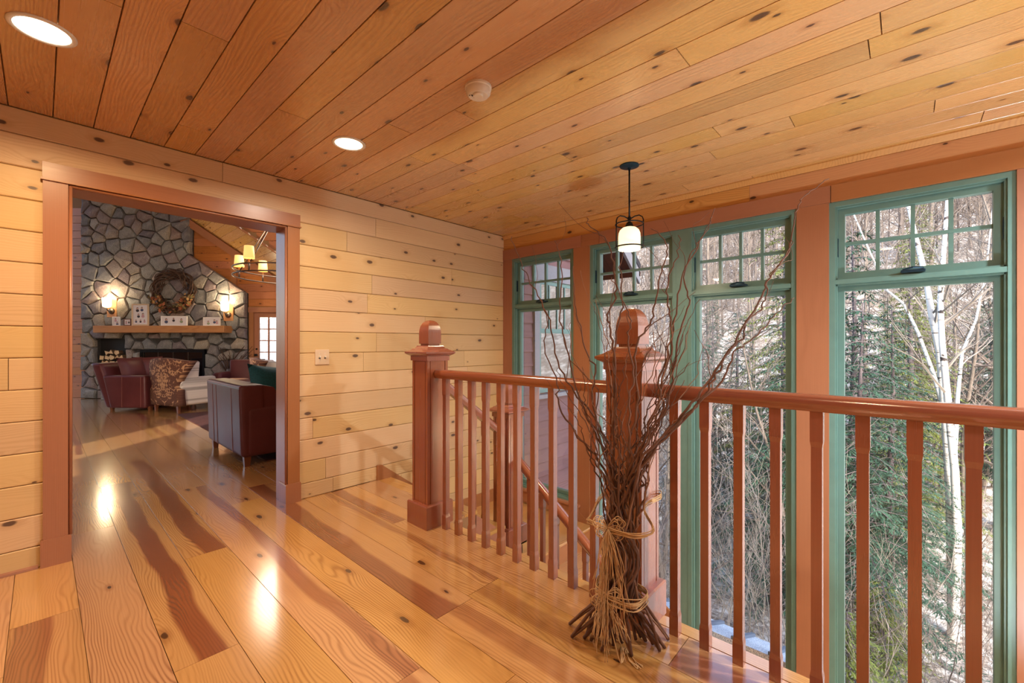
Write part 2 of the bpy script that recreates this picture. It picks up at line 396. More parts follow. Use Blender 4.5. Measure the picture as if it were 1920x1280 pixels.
# frieze boards and crown above the header
fz = random.Random(3)
for a, b in cuts(-3.1, D, 2.0, 3.4, fz):
    plank(wall_r, (WX - 0.006, (a + b) / 2, 2.478), (0, 1, 0), (-1, 0, 0), b - a, 0.136, M['beam'], T=0.018, ch=0.003)
mb = MB(); mb.prism([(0, 0), (0.012, 0), (0.034, 0.034), (0.034, 0.044), (0, 0.044)], (WX, -3.1, 2.546), (0, D + 3.1, 0), (-1, 0, 0), (0, 0, 1))
mb.build('crown_strip', M['beam'], wall_r)
tn = 0
def trim(label, *b, mat='firz'):
    global tn; tn += 1
    mb = MB(); mb.box(*b); return struct('trim_%d' % tn, mb, M[mat], label)
hy = [D, 2.515, 2.30, 0.40, -3.1]; hl = ['fir header board over the corner window', 'short fir header block beside the pendant', 'fir header board over the middle pair of windows', 'fir header board over the window nearest the rail end']
for i in range(4): trim(hl[i], WX - 0.022, hy[i + 1] + 0.002, 2.290, WX + 0.012, hy[i] - 0.002, 2.41, mat='firy')
trim('narrow fir post in the corner of the two walls', WX - 0.018, 3.508, -0.55, WX + 0.012, D - 0.001, 2.289)
trim('fir post between the corner window and the middle pair', WX - 0.018, 2.416, -2.8, WX + 0.012, 2.614, 2.289)
trim('fir post between the middle pair and the last window', WX - 0.018, 0.410, -2.8, WX + 0.012, 0.608, 2.289)
trim('fir post at the right of the last window', WX - 0.018, -0.72, -2.8, WX + 0.012, -0.475, 2.289)
trim('fir apron under the corner window', WX - 0.03, 2.55, -0.57, WX, 3.62, -0.445, mat='firy')
trim('fir stool shelf under the corner window', WX - 0.055, 2.53, -0.443, WX + 0.02, D - 0.002, -0.42, mat='firy')

GX = WX + 0.088                         # glass plane
def frame_ring(mb, y0, y1, z0, z1, w, x0, x1):
    mb.box(x0, y0, z0, x1, y0 + w, z1); mb.box(x0, y1 - w, z0, x1, y1, z1)
    mb.box(x0, y0 + w, z1 - w, x1, y1 - w, z1); mb.box(x0, y0 + w, z0, x1, y1 - w, z0 + w)
def window(n, y0, y1, zb, label):
    o = tag(empty('window_%d' % n, (WX, (y0 + y1) / 2, zb)), label, kind='structure')
    cy = (y0 + y1) / 2; y0 -= cy; y1 -= cy
    def Z(v): return v - zb
    top = Z(WT); X = 0.0
    mb = MB(); frame_ring(mb, y0, y1, 0, top, 0.034, -0.006, 0.125); mb.box(-0.004, y0 + 0.034, Z(1.700), 0.125, y1 - 0.034, Z(1.732)); mb.build('frame', M['green'], o)
    mb = MB(); frame_ring(mb, y0 + 0.034, y1 - 0.034, 0.034, top - 0.034, 0.012, 0.012, 0.04)
    mb.box(0.012, y0 + 0.04, Z(1.688), 0.04, y1 - 0.04, Z(1.744)); mb.build('stop_bead', M['green'], o)
    # transom sash
    mb = MB(); frame_ring(mb, y0 + 0.036, y1 - 0.036, Z(1.734), top - 0.036, 0.050, 0.045, 0.105); mb.build('transom_sash', M['green'], o)
    gy0, gy1, gz0, gz1 = y0 + 0.086, y1 - 0.086, Z(1.784), top - 0.086
    ncol = 4
    for i in range(1, ncol): MB().box(0.066, gy0 + (gy1 - gy0) * i / ncol - 0.011, gz0, 0.104, gy0 + (gy1 - gy0) * i / ncol + 0.011, gz1).build('muntin', M['green'], o)
    MB().box(0.064, gy0, (gz0 + gz1) / 2 - 0.011, 0.102, gy1, (gz0 + gz1) / 2 + 0.011).build('muntin', M['green'], o)
    pw, ph = (gy1 - gy0) / ncol, (gz1 - gz0) / 2
    pm = MB().add([(0, -pw / 2, -ph / 2), (0, pw / 2, -ph / 2), (0, pw / 2, ph / 2), (0, -pw / 2, ph / 2)], [(0, 1, 2, 3)]).mesh('pane', M['glass'])
    for i in range(ncol):
        for j in range(2): inst(pm, 'pane', o, (0.086, gy0 + pw * (i + 0.5), gz0 + ph * (j + 0.5)))
    # fixed lower sash
    mb = MB(); frame_ring(mb, y0 + 0.036, y1 - 0.036, 0.036, Z(1.700), 0.046, 0.05, 0.105); mb.build('lower_sash', M['green'], o)
    mb = MB().add([(0.088, y0 + 0.08, 0.08), (0.088, y1 - 0.08, 0.08), (0.088, y1 - 0.08, Z(1.655)), (0.088, y0 + 0.08, Z(1.655))], [(0, 1, 2, 3)]); mb.build('pane', M['glass'], o)
    # awning crank
    mb = MB(); mb.rbox(-0.030, -0.06, Z(1.742), 0.045, 0.06, Z(1.760), 0.006); mb.tube([(-0.02, 0.05, Z(1.76)), (-0.03, 0.0, Z(1.772)), (-0.02, -0.05, Z(1.765))], 0.007, 6); mb.build('crank_handle', M['bluem'], o)
    for s in (y0 + 0.044, y1 - 0.044): MB().box(0.02, s - 0.006, Z(1.90), 0.047, s + 0.006, Z(2.03)).build('latch', M['bluem'], o)
window(1, *WIN[0], 'green framed corner window looking onto the red clapboards')
window(2, *WIN[1], 'green framed window behind the pendant lamp')
window(3, *WIN[2], 'green framed window right of the pendant lamp, paired with its neighbour')
window(4, *WIN[3], 'green framed window looking onto the white birch')
window(5, *WIN[4], 'green framed window past the right end of the view')
window(6, *WIN[5], 'green framed window furthest behind the viewpoint')
mb = MB(); mb.box(WX - 0.004, 1.417, -1.6, WX + 0.125, 1.52, WT); struct('trim_%d' % (tn + 1), mb, M['green'], 'green mullion post between the paired windows')

# ------------------------------------------------------------------ unseen shell so that no sun leaks in
struct('wall_rear', MB().box(-2.1, -3.3, -0.3, XO, -3.2, 3.0), M['back'])
struct('wall_near', MB().box(-2.1, -3.3, -0.3, -2.0, D + TW, 3.0), M['back'])
struct('roof', MB().prism([(-3.0, 2.72), (XO + 0.25, 2.72), (XO + 0.25, 3.0), (0.5, 7.5), (-3.0, 7.5)], (0, -9.0, 0), (0, D + TW + 9.0, 0), (1, 0, 0), (0, 0, 1)), M['back'])  # unseen roof mass, raised high to throw shade on the near slope

# =================================================================== STAIRS
st = thing('staircase', 'pine staircase turning down below the windows', 'stairs', (0, 0, 0))
RUN, RISE = 0.27, 0.20
def tread(x0, y0, x1, y1, z, axis):
    MB().rbox(x0, y0, z - 0.03, x1, y1, z, 0.008, 2).build('tread', M['floory' if axis == 'y' else 'floor'], st)
for i in range(2):
    tread(2.25 + RUN * i - 0.0, 2.40, 2.25 + RUN * (i + 1) + 0.03, D - 0.025, -RISE * (i + 1), 'y')
MB().rbox(2.79, 2.38, -0.63, WX - 0.002, D - 0.002, -0.6, 0.008).build('landing', M['floor'], st)
for i in range(3): MB().box(2.235 + RUN * i, 2.43, -RISE * (i + 1), 2.25 + RUN * i, D - 0.025, -RISE * i - 0.031).build('riser', M['firy'], st)
for i in range(10):
    z = -0.6 - RISE * (i + 1); y1 = 2.41 - RUN * i
    MB().rbox(2.72, y1 - RUN - 0.03, z - 0.03, WX - 0.025, y1, z, 0.008).build('tread', M['floor'], st)
    MB().box(2.76, y1 - 0.015, z, WX - 0.025, y1, z + RISE - 0.031).build('riser', M['firx'], st)
# stringers and wall skirts
mb = MB(); mb.prism([(2.06, -0.03), (2.24, -0.03), (2.79, -0.43), (2.79, -0.86), (2.06, -0.34)], (0, 2.43, 0), (0, 0.02, 0), (1, 0, 0), (0, 0, 1)); mb.build('stringer', M['firx'], st)
mb = MB(); mb.prism([(2.41, -0.56), (2.41, -0.95), (-0.35, -3.0), (-0.35, -2.60)], (2.74, 0, 0), (0.02, 0, 0), (0, 1, 0), (0, 0, 1)); mb.build('stringer', M['firy'], st)
mb = MB(); mb.prism([(2.115, 0.001), (2.115, 0.14), (2.165, 0.135), (2.80, -0.345), (2.80, -0.46), (WX, -0.46), (WX, -0.6), (2.62, -0.6)], (0, D, 0), (0, -0.02, 0), (1, 0, 0), (0, 0, 1)); mb.build('skirt_board', M['firx'], st)
mb = MB(); mb.prism([(2.6, -0.46), (2.6, -0.62), (-0.35, -2.75), (-0.35, -2.40)], (WX, 0, 0), (-0.02, 0, 0), (0, 1, 0), (0, 0, 1)); mb.build('skirt_board', M['firy'], st)
struct('floor', MB().box(0.0, -3.2, -3.0, WX, D, -2.82), M['floor'], 'lower pine floor at the foot of the stairs')
struct('wall_stair', MB().box(1.93, -3.1, -2.82, 1.985, 2.44, -0.31), M['wallw'], 'pine wall below the open floor edge')

# =================================================================== NEWELS AND RAILINGS
def newel(x, y, z0, s, label):
    t = thing('newel_post', label, 'newel post', (x, y, z0), 0, 'square newel posts with domed tops')
    mb = MB(); b = 0.115; mb.rings([[(sx * q, sy * q, z) for sx, sy in ((-1, -1), (1, -1), (1, 1), (-1, 1))] for q, z in ((b, 0), (b, 0.152), (b - 0.006, 0.160), (0.09, 0.162))])
    mb.build('base_block', M['redz'], t)
    h = 0.089; g, w, dp = 0.022, 0.006, 0.007; prof = []
    for i in range(4):
        a = i * pi / 2; ca, sa = round(cos(a)), round(sin(a))
        for px, py in ((-h, -h), (-h + g, -h), (-h + g, -h + dp), (-h + g + w, -h + dp), (-h + g + w, -h + 0.001), (h - g - w, -h + 0.001), (h - g - w, -h + dp), (h - g, -h + dp), (h - g, -h)):
            prof.append((px * ca - py * sa, px * sa + py * ca))
    MB().prism(prof, (0, 0, 0.16), (0, 0, 1.156 * s - 0.16 + (1 - s) * 0.0), (1, 0, 0), (0, 1, 0)).build('shaft', M['redz'], t)
    zt = 1.156 * s
    MB().box(-0.098, -0.098, zt, 0.098, 0.098, zt + 0.038).build('collar', M['redz'], t)
    mb = MB(); sq = lambda q, z: [(sx * q, sy * q, z) for sx, sy in ((-1, -1), (1, -1), (1, 1), (-1, 1))]
    mb.rings([sq(q, zt + z) for q, z in ((0.100, 0.034), (0.118, 0.044), (0.128, 0.052), (0.128, 0.062), (0.094, 0.078), (0.090, 0.084), (0.076, 0.089), (0.068, 0.100), (0.066, 0.106), (0.02, 0.106))])
    mb.build('cap', M['redz'], t)
    mb = MB(); prof = [(0.047, 0.104), (0.047, 0.118), (0.056, 0.119)] + [(0.056, 0.19)] + [(0.056 * cos(a) ** 0.8, 0.19 + 0.098 * sin(a)) for a in [pi / 2 * i / 10 for i in range(1, 10)]] + [(0.001, 0.289)]
    mb.rings([sq(q, zt + z) for q, z in prof]); mb.build('finial', M['redz'], t)
    return t
newel(RX, 2.525, 0, 1.0, 'red fir newel post with domed top at the head of the stairs')
newel(RX, 0.955, 0, 1.0, 'red fir newel post with domed top behind the twig bundle')
newel(2.70, 2.515, -0.42, 0.93, 'red fir newel post lower down at the stair turn')

def baluster_mesh(h, name='baluster'):
    mb = MB(); sq = lambda q, z: [(sx * q, sy * q, z) for sx, sy in ((-1, -1), (1, -1), (1, 1), (-1, 1))]
    mb.rings([sq(q, z) for q, z in ((0.0195, 0), (0.0195, 0.085), (0.0165, 0.105), (0.0165, h - 0.13), (0.0195, h - 0.11), (0.0195, h))])
    return mb.mesh(name, M['redz'])
RAILP = [(-0.024, 0), (0.024, 0), (0.026, 0.012), (0.034, 0.020), (0.036, 0.034), (0.031, 0.050), (0.018, 0.060), (-0.018, 0.060), (-0.031, 0.050), (-0.036, 0.034), (-0.034, 0.020), (-0.026, 0.012)]
balm = baluster_mesh(1.037)
def level_rail(y0, y1, ys, label):
    t = thing('railing', label, 'railing', (RX, (y0 + y1) / 2, 0), 0, 'red fir railings of the landing')
    c = (y0 + y1) / 2
    MB().prism(RAILP, (0, y0 - c, 1.035), (0, y1 - y0, 0), (1, 0, 0), (0, 0, 1)).build('handrail', M['redy'], t, autos=40)
    for y in ys: inst(balm, 'baluster', t, (0, y - c, 0))
level_rail(1.048, 2.436, [2.343 - 0.1312 * i for i in range(10)], 'red fir railing section between the two tall newel posts')
level_rail(-3.0, 0.868, [0.751 - 0.1285 * i for i in range(14)], 'red fir railing section in front of the two right windows')
# sloped stair rails
def slope_rail(p0, p1, side, bal, label):
    t = thing('stair_railing', label, 'railing', (0, 0, 0), 0, 'red fir stair railings')
    p0, p1 = Vector(p0), Vector(p1); d = p1 - p0; hdir = Vector((d.x, d.y, 0)).normalized(); side = Vector((-hdir.y, hdir.x, 0)); up = side.cross(d).normalized()
    if up.z < 0: up = -up
    MB().prism(RAILP, p0 - up * 0.06, d, side, up).build('handrail', M['redy'], t, autos=40)
    for q, zb in bal:
        f = (Vector((q[0], q[1], 0)) - Vector((p0.x, p0.y, 0))).length / Vector((d.x, d.y, 0)).length
        inst(baluster_mesh(p0.z + d.z * f - 0.055 - zb), 'baluster', t, (q[0], q[1], zb))
SL = RISE / RUN
slope_rail((1.985, 2.515, 1.03), (2.62, 2.515, 1.03 - SL * 0.635), None, [((2.30, 2.515), -0.2), ((2.42, 2.515), -0.2), ((2.16, 2.515), 0.0), ((2.56, 2.515), -0.4)], 'short sloping red fir rail down the first steps')
slope_rail((2.735, 2.43, 0.325), (2.735, -0.2, 0.325 - SL * 2.63), None, [((2.735, 2.30 - 0.135 * i), -0.8 - 0.2 * int((2.41 - 2.30 + 0.135 * i) / RUN)) for i in range(14)], 'long sloping red fir rail down the second flight')

# =================================================================== CEILING FITTINGS
def recessed(x, y, label, power=None, color=None):
    t = thing('recessed_light', label, 'ceiling light', (x, y, H), 0, 'recessed ceiling lights')
    MB().lathe([(0.104, 0.001), (0.104, -0.004), (0.098, -0.007), (0.086, -0.006), (0.084, 0.001)], 32, cap=False).build('trim_ring', M['white'], t, smooth=True)
    MB().lathe([(0.086, -0.002), (0.001, -0.0021)], 32).build('lens', M['lamp'], t)
    l = bpy.data.lights.new('recessed_lamp', 'AREA'); l.shape = 'DISK'; l.size = 0.16; l.energy = power or CAN_POWER; l.color = color or WARM; l.spread = radians(165)
    lo = bpy.data.objects.new('recessed_lamp', l); C.objects.link(lo); lo.parent = t; lo.location = (0, 0, -0.012)
recessed(0.005, 2.67, 'round recessed ceiling light in front of the doorway', 20, (1.0, 0.66, 0.34))
recessed(1.365, 2.70, 'round recessed ceiling light over the landing near the switch plate')
recessed(0.0, 0.2, 'added recessed fill light straight above the viewpoint', 8, (1.0, 0.68, 0.38))  # out of view, added as warm fill for the landing
recessed(0.0, -2.0, 'added recessed fill light furthest behind the viewpoint', 6)  # unseen warm fill, added behind the camera
recessed(1.365, -1.2, 'added cool white fill light behind the viewpoint by the railing', 22, COOL)  # unseen cool fill, added to pale the right faces of the posts
recessed(2.9, -1.9, 'added cool white fill light over the stair void behind the viewpoint', 150, (0.88, 0.94, 1.0))  # strong unseen cool fill, added for the stair side of posts and balusters
for ux_, uy_, w_ in ((2.35, -0.9, 'nearest the stair foot'), (2.35, -2.5, 'furthest behind the viewpoint')):  # unseen uplights added below the floor edge to brighten the ceiling
    t = thing('added_fill_lamp', 'added unseen fill light shining up from the lower floor, %s' % w_, 'fill light', (ux_, uy_, -2.82))
    MB().lathe([(0.15, 0), (0.15, 0.02), (0.02, 0.035), (0.014, 1.6), (0.02, 1.62), (0.16, 1.74), (0.155, 1.74), (0.02, 1.63), (0.001, 1.63)], 20).build('stand', M['blackm'], t, smooth=True)
    MB().lathe([(0.05, 1.65), (0.06, 1.70), (0.04, 1.74), (0.001, 1.75)], 14).build('bulb', M['lamp'], t, smooth=True)
    l = bpy.data.lights.new('added_fill_light', 'AREA'); l.shape = 'DISK'; l.size = 0.28; l.energy = 42; l.color = (0.76, 0.89, 1.0); l.spread = radians(150)
    lo = bpy.data.objects.new('added_fill_light', l); C.objects.link(lo); lo.parent = t; lo.location = (0, 0, 1.78); lo.rotation_euler = (pi, 0, 0)

t = thing('smoke_detector', 'round white smoke detector on the pine ceiling', 'smoke detector', (1.51, 1.615, H))
MB().lathe([(0.068, 0.0), (0.068, -0.012), (0.064, -0.016), (0.062, -0.034), (0.05, -0.048), (0.03, -0.048), (0.001, -0.048)], 32).build('body', M['white'], t, autos=35)
MB().lathe([(0.026, -0.046), (0.026, -0.056), (0.022, -0.060), (0.001, -0.060)], 24, c=(-0.012, -0.012, 0)).build('sensor_cap', M['white'], t, autos=35)
for a in (0.6, 1.3, 2.0):
    MB().box(-0.007, -0.002, -0.0490, 0.007, 0.004, -0.0465).build('vent_slot', M['dark'], t, loc=(-0.012 + 0.034 * cos(a), -0.012 + 0.034 * sin(a), 0)).rotation_euler = (0, 0, a + pi / 2)
MB().lathe([(0.003, -0.0475), (0.003, -0.0495), (0.001, -0.0495)], 8, c=(-0.036, 0.026, 0)).build('indicator', M['dark'], t)

# pendant
M['shade'] = None
g = G('opal_glass'); b = g.bsdf(s2l((250, 238, 205)), 0.35, Emission_Color=s2l((255, 232, 176)), Emission_Strength=1.1); M['shade'] = g.m
t = thing('pendant_lamp', 'caged pendant lamp with opal glass shade on a black rod', 'pendant lamp', (2.93, 1.507, H))
MB().lathe([(0.069, 0), (0.069, -0.008), (0.05, -0.016), (0.012, -0.020), (0.012, -0.032), (0.001, -0.032)], 28).build('canopy', M['bluem'], t, autos=40)
MB().tube([(0, 0, -0.03), (0, 0, -0.40)], 0.0065, 8).build('rod', M['blackm'], t, smooth=True)
MB().lathe([(0.001, -0.375), (0.011, -0.378), (0.016, -0.392), (0.010, -0.405), (0.010, -0.418), (0.022, -0.424), (0.03, -0.445), (0.03, -0.462), (0.001, -0.462)], 16).build('socket', M['blackm'], t, smooth=True)
MB().ring((0, 0, -0.434), 0.100, 0.0045, 36).build('upper_ring', M['blackm'], t, smooth=True)
MB().ring((0, 0, -0.603), 0.100, 0.0055, 36).build('lower_ring', M['blackm'], t, smooth=True)
for a in (2.45, 5.05, 0.55):
    pts = [(0.012, -0.392), (0.04, -0.378), (0.07, -0.374), (0.092, -0.388), (0.100, -0.41), (0.100, -0.52), (0.100, -0.603)]
    MB().tube([(r * cos(a), r * sin(a), z) for r, z in pts], 0.0045, 6).build('cage_wire', M['blackm'], t, smooth=True)
MB().lathe([(0.028, -0.455), (0.05, -0.462), (0.068, -0.478), (0.077, -0.50), (0.080, -0.53), (0.080, -0.622), (0.076, -0.622), (0.074, -0.53), (0.05, -0.475)], 32, cap=False).build('glass_shade', M['shade'], t, smooth=True)
l = bpy.data.lights.new('pendant_bulb', 'POINT'); l.energy = 14; l.color = (1, 0.82, 0.58); l.shadow_soft_size = 0.04
lo = bpy.data.objects.new('pendant_bulb', l); C.objects.link(lo); lo.parent = t; lo.location = (0, 0, -0.60)

# switch plate
t = thing('switch_plate', 'almond double toggle switch plate on the pine wall', 'switch', (1.606, D, 1.162))
MB().rbox(-0.060, -0.008, -0.064, 0.060, 0.0, 0.064, 0.004).build('plate', M['almond'], t)
for sx in (-0.023, 0.023):
    MB().rbox(sx - 0.005, -0.022, -0.004, sx + 0.005, -0.006, 0.010, 0.002).build('toggle', M['white'], t)
    MB().box(sx - 0.008, -0.0088, -0.013, sx + 0.008, -0.0075, -0.005).build('toggle_slot', M['dark'], t)
    for sz in (-0.032, 0.032): MB().lathe([(0.003, 0), (0.003, 0.0015), (0.0005, 0.0015)], 8).build('screw', M['white'], t, loc=(sx, -0.008, sz)).rotation_euler = (pi / 2, 0, 0)

# =================================================================== LIVING ROOM BEYOND THE DOORWAY
LROT = THETA - pi / 2
def LW(u, t, z=0.0): return AX * t + RT * u + Vector((0, 0, z))
def ux(px, t): return (px - 960) / FPX * t
def zy(py, t): return EYE + (643 - py) / FPX * t
def lthing(name, label, cat, u, t, z=0.0, rot=0.0, group=None): return thing(name, label, cat, LW(u, t, z), LROT + rot, group)
TWALL, TUP = 10.12, 9.10
def ceilz(u, t): return 6.51 - (AX.x * t + RT.x * u)       # sloped ceiling, falls towards +X
# far wall with the fireplace and the glazed door
DU0, DU1, DZ = -6.16, -5.10, 2.02
mb = MB()
def lbox(mb, u0, t0, z0, u1, t1, z1):
    return mb.prism([(0, 0), (u1 - u0, 0), (u1 - u0, t1 - t0), (0, t1 - t0)], LW(u0, t0, z0), (0, 0, z1 - z0), RT, AX)
lbox(mb, -13.5, TWALL + 0.02, 0, DU0, TWALL + 0.2, 6.3); lbox(mb, DU1, TWALL + 0.02, 0, -3.4, TWALL + 0.2, 6.3); lbox(mb, DU0, TWALL + 0.02, DZ, DU1, TWALL + 0.2, 6.3)
wall_f = struct('wall_far', mb, M['back'], 'far pine wall of the living room behind the fireplace')
r2 = random.Random(31); z = 0.0
while z < 4.3:
    iv = [(-10.9, -9.85)] if z < 2.3 else [(-10.9, -9.85), (-7.55, -4.4)]
    if z < 2.3: iv.append((-6.20, -4.4))
    if z < DZ + 0.02: iv = sub(iv, DU0, DU1)
    for a, b in iv:
        # clip the board below the sloped ceiling
        if a > -9: b = min(b, ((6.51 - (z + 0.178)) - AX.x * TWALL) / RT.x + 0.10)
        if b - a < 0.1: continue
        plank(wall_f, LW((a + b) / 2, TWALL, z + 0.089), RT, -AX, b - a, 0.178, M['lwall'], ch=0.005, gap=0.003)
    z += 0.178
mb = MB(); mb.prism([(0, 0), (0.13, 0), (0.13, -0.06), (0, -0.06)], LW(-6.57, TWALL - 0.001, 2.3), (0, 0, 1.15), RT, AX); struct('trim_10', mb, M['firz'], 'upright fir corner strip above the chimney shoulder')
# sloped ceiling
def cpl(u, t): return LW(u, t, ceilz(u, t))
mb = MB(); us = (-8.3, -3.9)
A, B, Cc, Dd = [cpl(u, t) + Vector((0, 0, 0.03)) for u, t in ((us[0], TUP), (us[1], TUP), (us[1], TWALL + 0.1), (us[0], TWALL + 0.1))]
up = Vector((0, 0, 0.1)); mb.add([A, B, Cc, Dd, A + up, B + up, Cc + up, Dd + up], [(0, 1, 2, 3), (7, 6, 5, 4), (0, 4, 5, 1), (1, 5, 6, 2), (2, 6, 7, 3), (3, 7, 4, 0)])
ceil2 = struct('ceiling', mb, M['back'], 'sloping pine ceiling of the living room')
nrm = Vector((1, 0, 1)).normalized()
for i in range(22):                      # boards along Y, stacked down the slope
    xx = 1.55 + 0.125 * i; xm = xx + 0.0625
    # Y range where the board lies between the two vertical planes (t = TUP .. TWALL)
    ya = (TUP - AX.x * xm) / AX.y; yb = (TWALL - AX.x * xm) / AX.y
    plank(ceil2, (xm, (ya + yb) / 2, 6.51 - xm), (0, 1, 0), -nrm, yb - ya + 0.1, 0.177, M['ceil'], ch=0.005, gap=0.003)
mb = MB(); ra, rb_ = cpl(-8.2, TWALL - 0.06), cpl(-4.0, TWALL - 0.06); mb.prism([(0, 0.02), (0.10, 0.02), (0.10, -0.17), (0, -0.17)], ra, rb_ - ra, -AX, Vector((0, 0, 1))); struct('trim_11', mb, M['firx'], 'dark sloping rake board where the far wall meets the ceiling')
# upright wall above the ceiling opening
mb = MB(); q0, q1 = (-8.3, TUP), (-3.9, TUP)
mb.add([cpl(*q0) - AX * -0.02, cpl(*q1) - AX * -0.02, LW(-3.9, TUP + 0.02, 6.3), LW(-8.3, TUP + 0.02, 6.3)], [(0, 1, 2, 3)])
wall_u = struct('wall_upper', mb, M['back'], 'upper pine wall over the sloping ceiling')
for i in range(20):
    z0 = 2.55 + 0.178 * i; a = ((6.51 - z0) - AX.x * TUP) / RT.x; a = max(a, -8.2)
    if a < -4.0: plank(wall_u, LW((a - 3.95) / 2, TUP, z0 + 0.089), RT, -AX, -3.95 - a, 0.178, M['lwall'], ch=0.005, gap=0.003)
mb = MB(); ra, rb_ = cpl(-8.2, TUP - 0.015), cpl(-4.0, TUP - 0.015); mb.prism([(0, 0.0), (0.03, 0.0), (0.03, 0.05), (0, 0.05)], ra, rb_ - ra, -AX, Vector((0, 0, 1))); struct('trim_12', mb, M['firx'], 'thin sloping edge strip of the upper pine wall')
# unseen living room shell: left wall, roof slab added to block sun and sky
struct('wall_west', MB().box(-4.2, D + TW, -0.3, -4.0, 15.0, 6.3), M['lwall'])
struct('roof', MB().box(-4.3, D, 6.2, 5.3, 15.2, 6.4), M['back'])
mb = MB(); lbox(mb, DU0 - 1.0, TWALL + 0.25, -0.25, -1.5, TWALL + 4.0, -0.12); struct('floor', mb, M['firx'], 'outside deck behind the glazed door')

# glazed door
dr = tag(empty('door_2', LW(DU0, TWALL, 0), LROT), 'fir framed glazed door with small panes beside the fireplace', kind='structure')
dw = DU1 - DU0; cw = 0.10
for a, b in ((0.0, cw), (dw - cw, dw)): MB().box(a, -0.03, 0, b, 0.02, DZ).build('casing', M['firz'], dr)
MB().box(-0.02, -0.035, DZ - 0.02, dw + 0.02, 0.02, DZ + 0.10).build('head_casing', M['firx'], dr)
mb = MB(); a0, a1, zt = cw - 0.01, dw - cw + 0.01, DZ - 0.005
mb.box(a0, 0.03, 0.02, a0 + 0.11, 0.075, zt); mb.box(a1 - 0.11, 0.03, 0.02, a1, 0.075, zt); mb.box(a0 + 0.11, 0.03, zt - 0.13, a1 - 0.11, 0.075, zt); mb.box(a0 + 0.11, 0.03, 0.02, a1 - 0.11, 0.075, 0.25)
mb.build('door_frame', M['firz'], dr)
gx0, gx1, gz0, gz1 = a0 + 0.11, a1 - 0.11, 0.25, zt - 0.13
for i in range(1, 3): MB().box(gx0 + (gx1 - gx0) * i / 3 - 0.012, 0.035, gz0, gx0 + (gx1 - gx0) * i / 3 + 0.012, 0.07, gz1).build('muntin', M['firz'], dr)
for j in range(1, 6): MB().box(gx0, 0.037, gz0 + (gz1 - gz0) * j / 6 - 0.010, gx1, 0.068, gz0 + (gz1 - gz0) * j / 6 + 0.010).build('muntin', M['firx'], dr)
pw, ph = (gx1 - gx0) / 3, (gz1 - gz0) / 6
pm = MB().add([(-pw / 2, 0, -ph / 2), (pw / 2, 0, -ph / 2), (pw / 2, 0, ph / 2), (-pw / 2, 0, ph / 2)], [(0, 1, 2, 3)]).mesh('pane', M['glass'])
for i in range(3):
    for j in range(6): inst(pm, 'pane', dr, (gx0 + pw * (i + 0.5), 0.052, gz0 + ph * (j + 0.5)))
mb = MB(); mb.lathe([(0.001, 0.0), (0.026, 0.0), (0.026, 0.008), (0.012, 0.012), (0.012, 0.04), (0.024, 0.046), (0.026, 0.06), (0.001, 0.066)], 14); k = mb.build('door_knob', M['blackm'], dr, smooth=True, loc=(a0 + 0.055, 0.03, 1.0)); k.rotation_euler = (pi / 2, 0, 0)
MB().lathe([(0.001, 0), (0.024, 0), (0.020, 0.014), (0.001, 0.014)], 14).build('deadbolt', M['blackm'], dr, loc=(a0 + 0.055, 0.03, 1.14)).rotation_euler = (pi / 2, 0, 0)
# deck railing seen through the door
t = lthing('deck_railing', 'grey deck railing outside behind the glazed door', 'railing', -5.9, 13.2, -0.12)
M['grey'] = plain('weathered_grey', (132, 138, 146), 0.7, var=0.1)
MB().box(-1.2, -0.05, 0.92, 2.6, 0.05, 1.0).build('handrail', M['grey'], t)
bm_ = MB().box(-0.02, -0.02, 0, 0.02, 0.02, 0.93).mesh('baluster', M['grey'])
for i in range(26): inst(bm_, 'baluster', t, (-1.15 + 0.15 * i, 0, 0))
for x in (-0.6, 0.75, 2.1): MB().box(x - 0.07, -0.07, 0, x + 0.07, 0.07, 1.12).build('post', M['grey'], t)

# ------------------------------------------------------------------ stone fireplace
g = G('granite'); tc = g.n('TexCoord').outputs['Object']; oi = g.n('ObjectInfo')
base = g.ramp(oi.outputs['Random'], [(0.0, s2l((122, 120, 120))), (0.2, s2l((150, 144, 138))), (0.4, s2l((112, 108, 114))), (0.55, s2l((138, 116, 116))), (0.68, s2l((168, 154, 136))), (0.8, s2l((124, 126, 130))), (0.9, s2l((148, 122, 112))), (1.0, s2l((170, 164, 156)))])
spk = g.noise(tc, 55, 3.0, 0.7); big = g.noise(tc, 7, 4.0, 0.6)
col = g.mix(g.math('MULTIPLY', g.sm(spk, 0.35, 0.7), 0.55), base, s2l((76, 72, 74)))
col = g.mix(g.math('MULTIPLY', g.sm(big, 0.5, 0.75), 0.4), col, s2l((182, 176, 166)))
g.bsdf(col, 0.8, bump=g.math('ADD', g.math('MULTIPLY', big, 2.0), spk), bstr=0.7, bdist=0.015); M['stone'] = g.m
FU, FT = -8.063, 10.0
fp = lthing('stone_fireplace', 'tall grey fieldstone fireplace with a timber mantel', 'fireplace', FU, FT)
def fx(px): return ux(px, FT) - FU
SH0, SH1 = (0.613, 3.32), (1.9, 2.456)
NI = (-1.578, -0.873, 0.62, 1.38); FB = (-0.53, 0.96, 0.38, 1.13)
mb = MB(); y0, y1 = 0.03, 0.11
mb.prism([(-1.88, 0), (NI[0], 0), (NI[0], 4.0), (-1.88, 4.0)], (0, y0, 0), (0, y1 - y0, 0), (1, 0, 0), (0, 0, 1))
mb.box(NI[0], y0, 0, NI[1], y1, NI[2]); mb.box(NI[0], y0, NI[3], NI[1], y1, 4.0); mb.box(NI[1], y0, 0, FB[0], y1, 4.0)
mb.box(FB[0], y0, 0, FB[1], y1, FB[2]); mb.box(FB[0], y0, FB[3], 0.6, y1, 4.0)
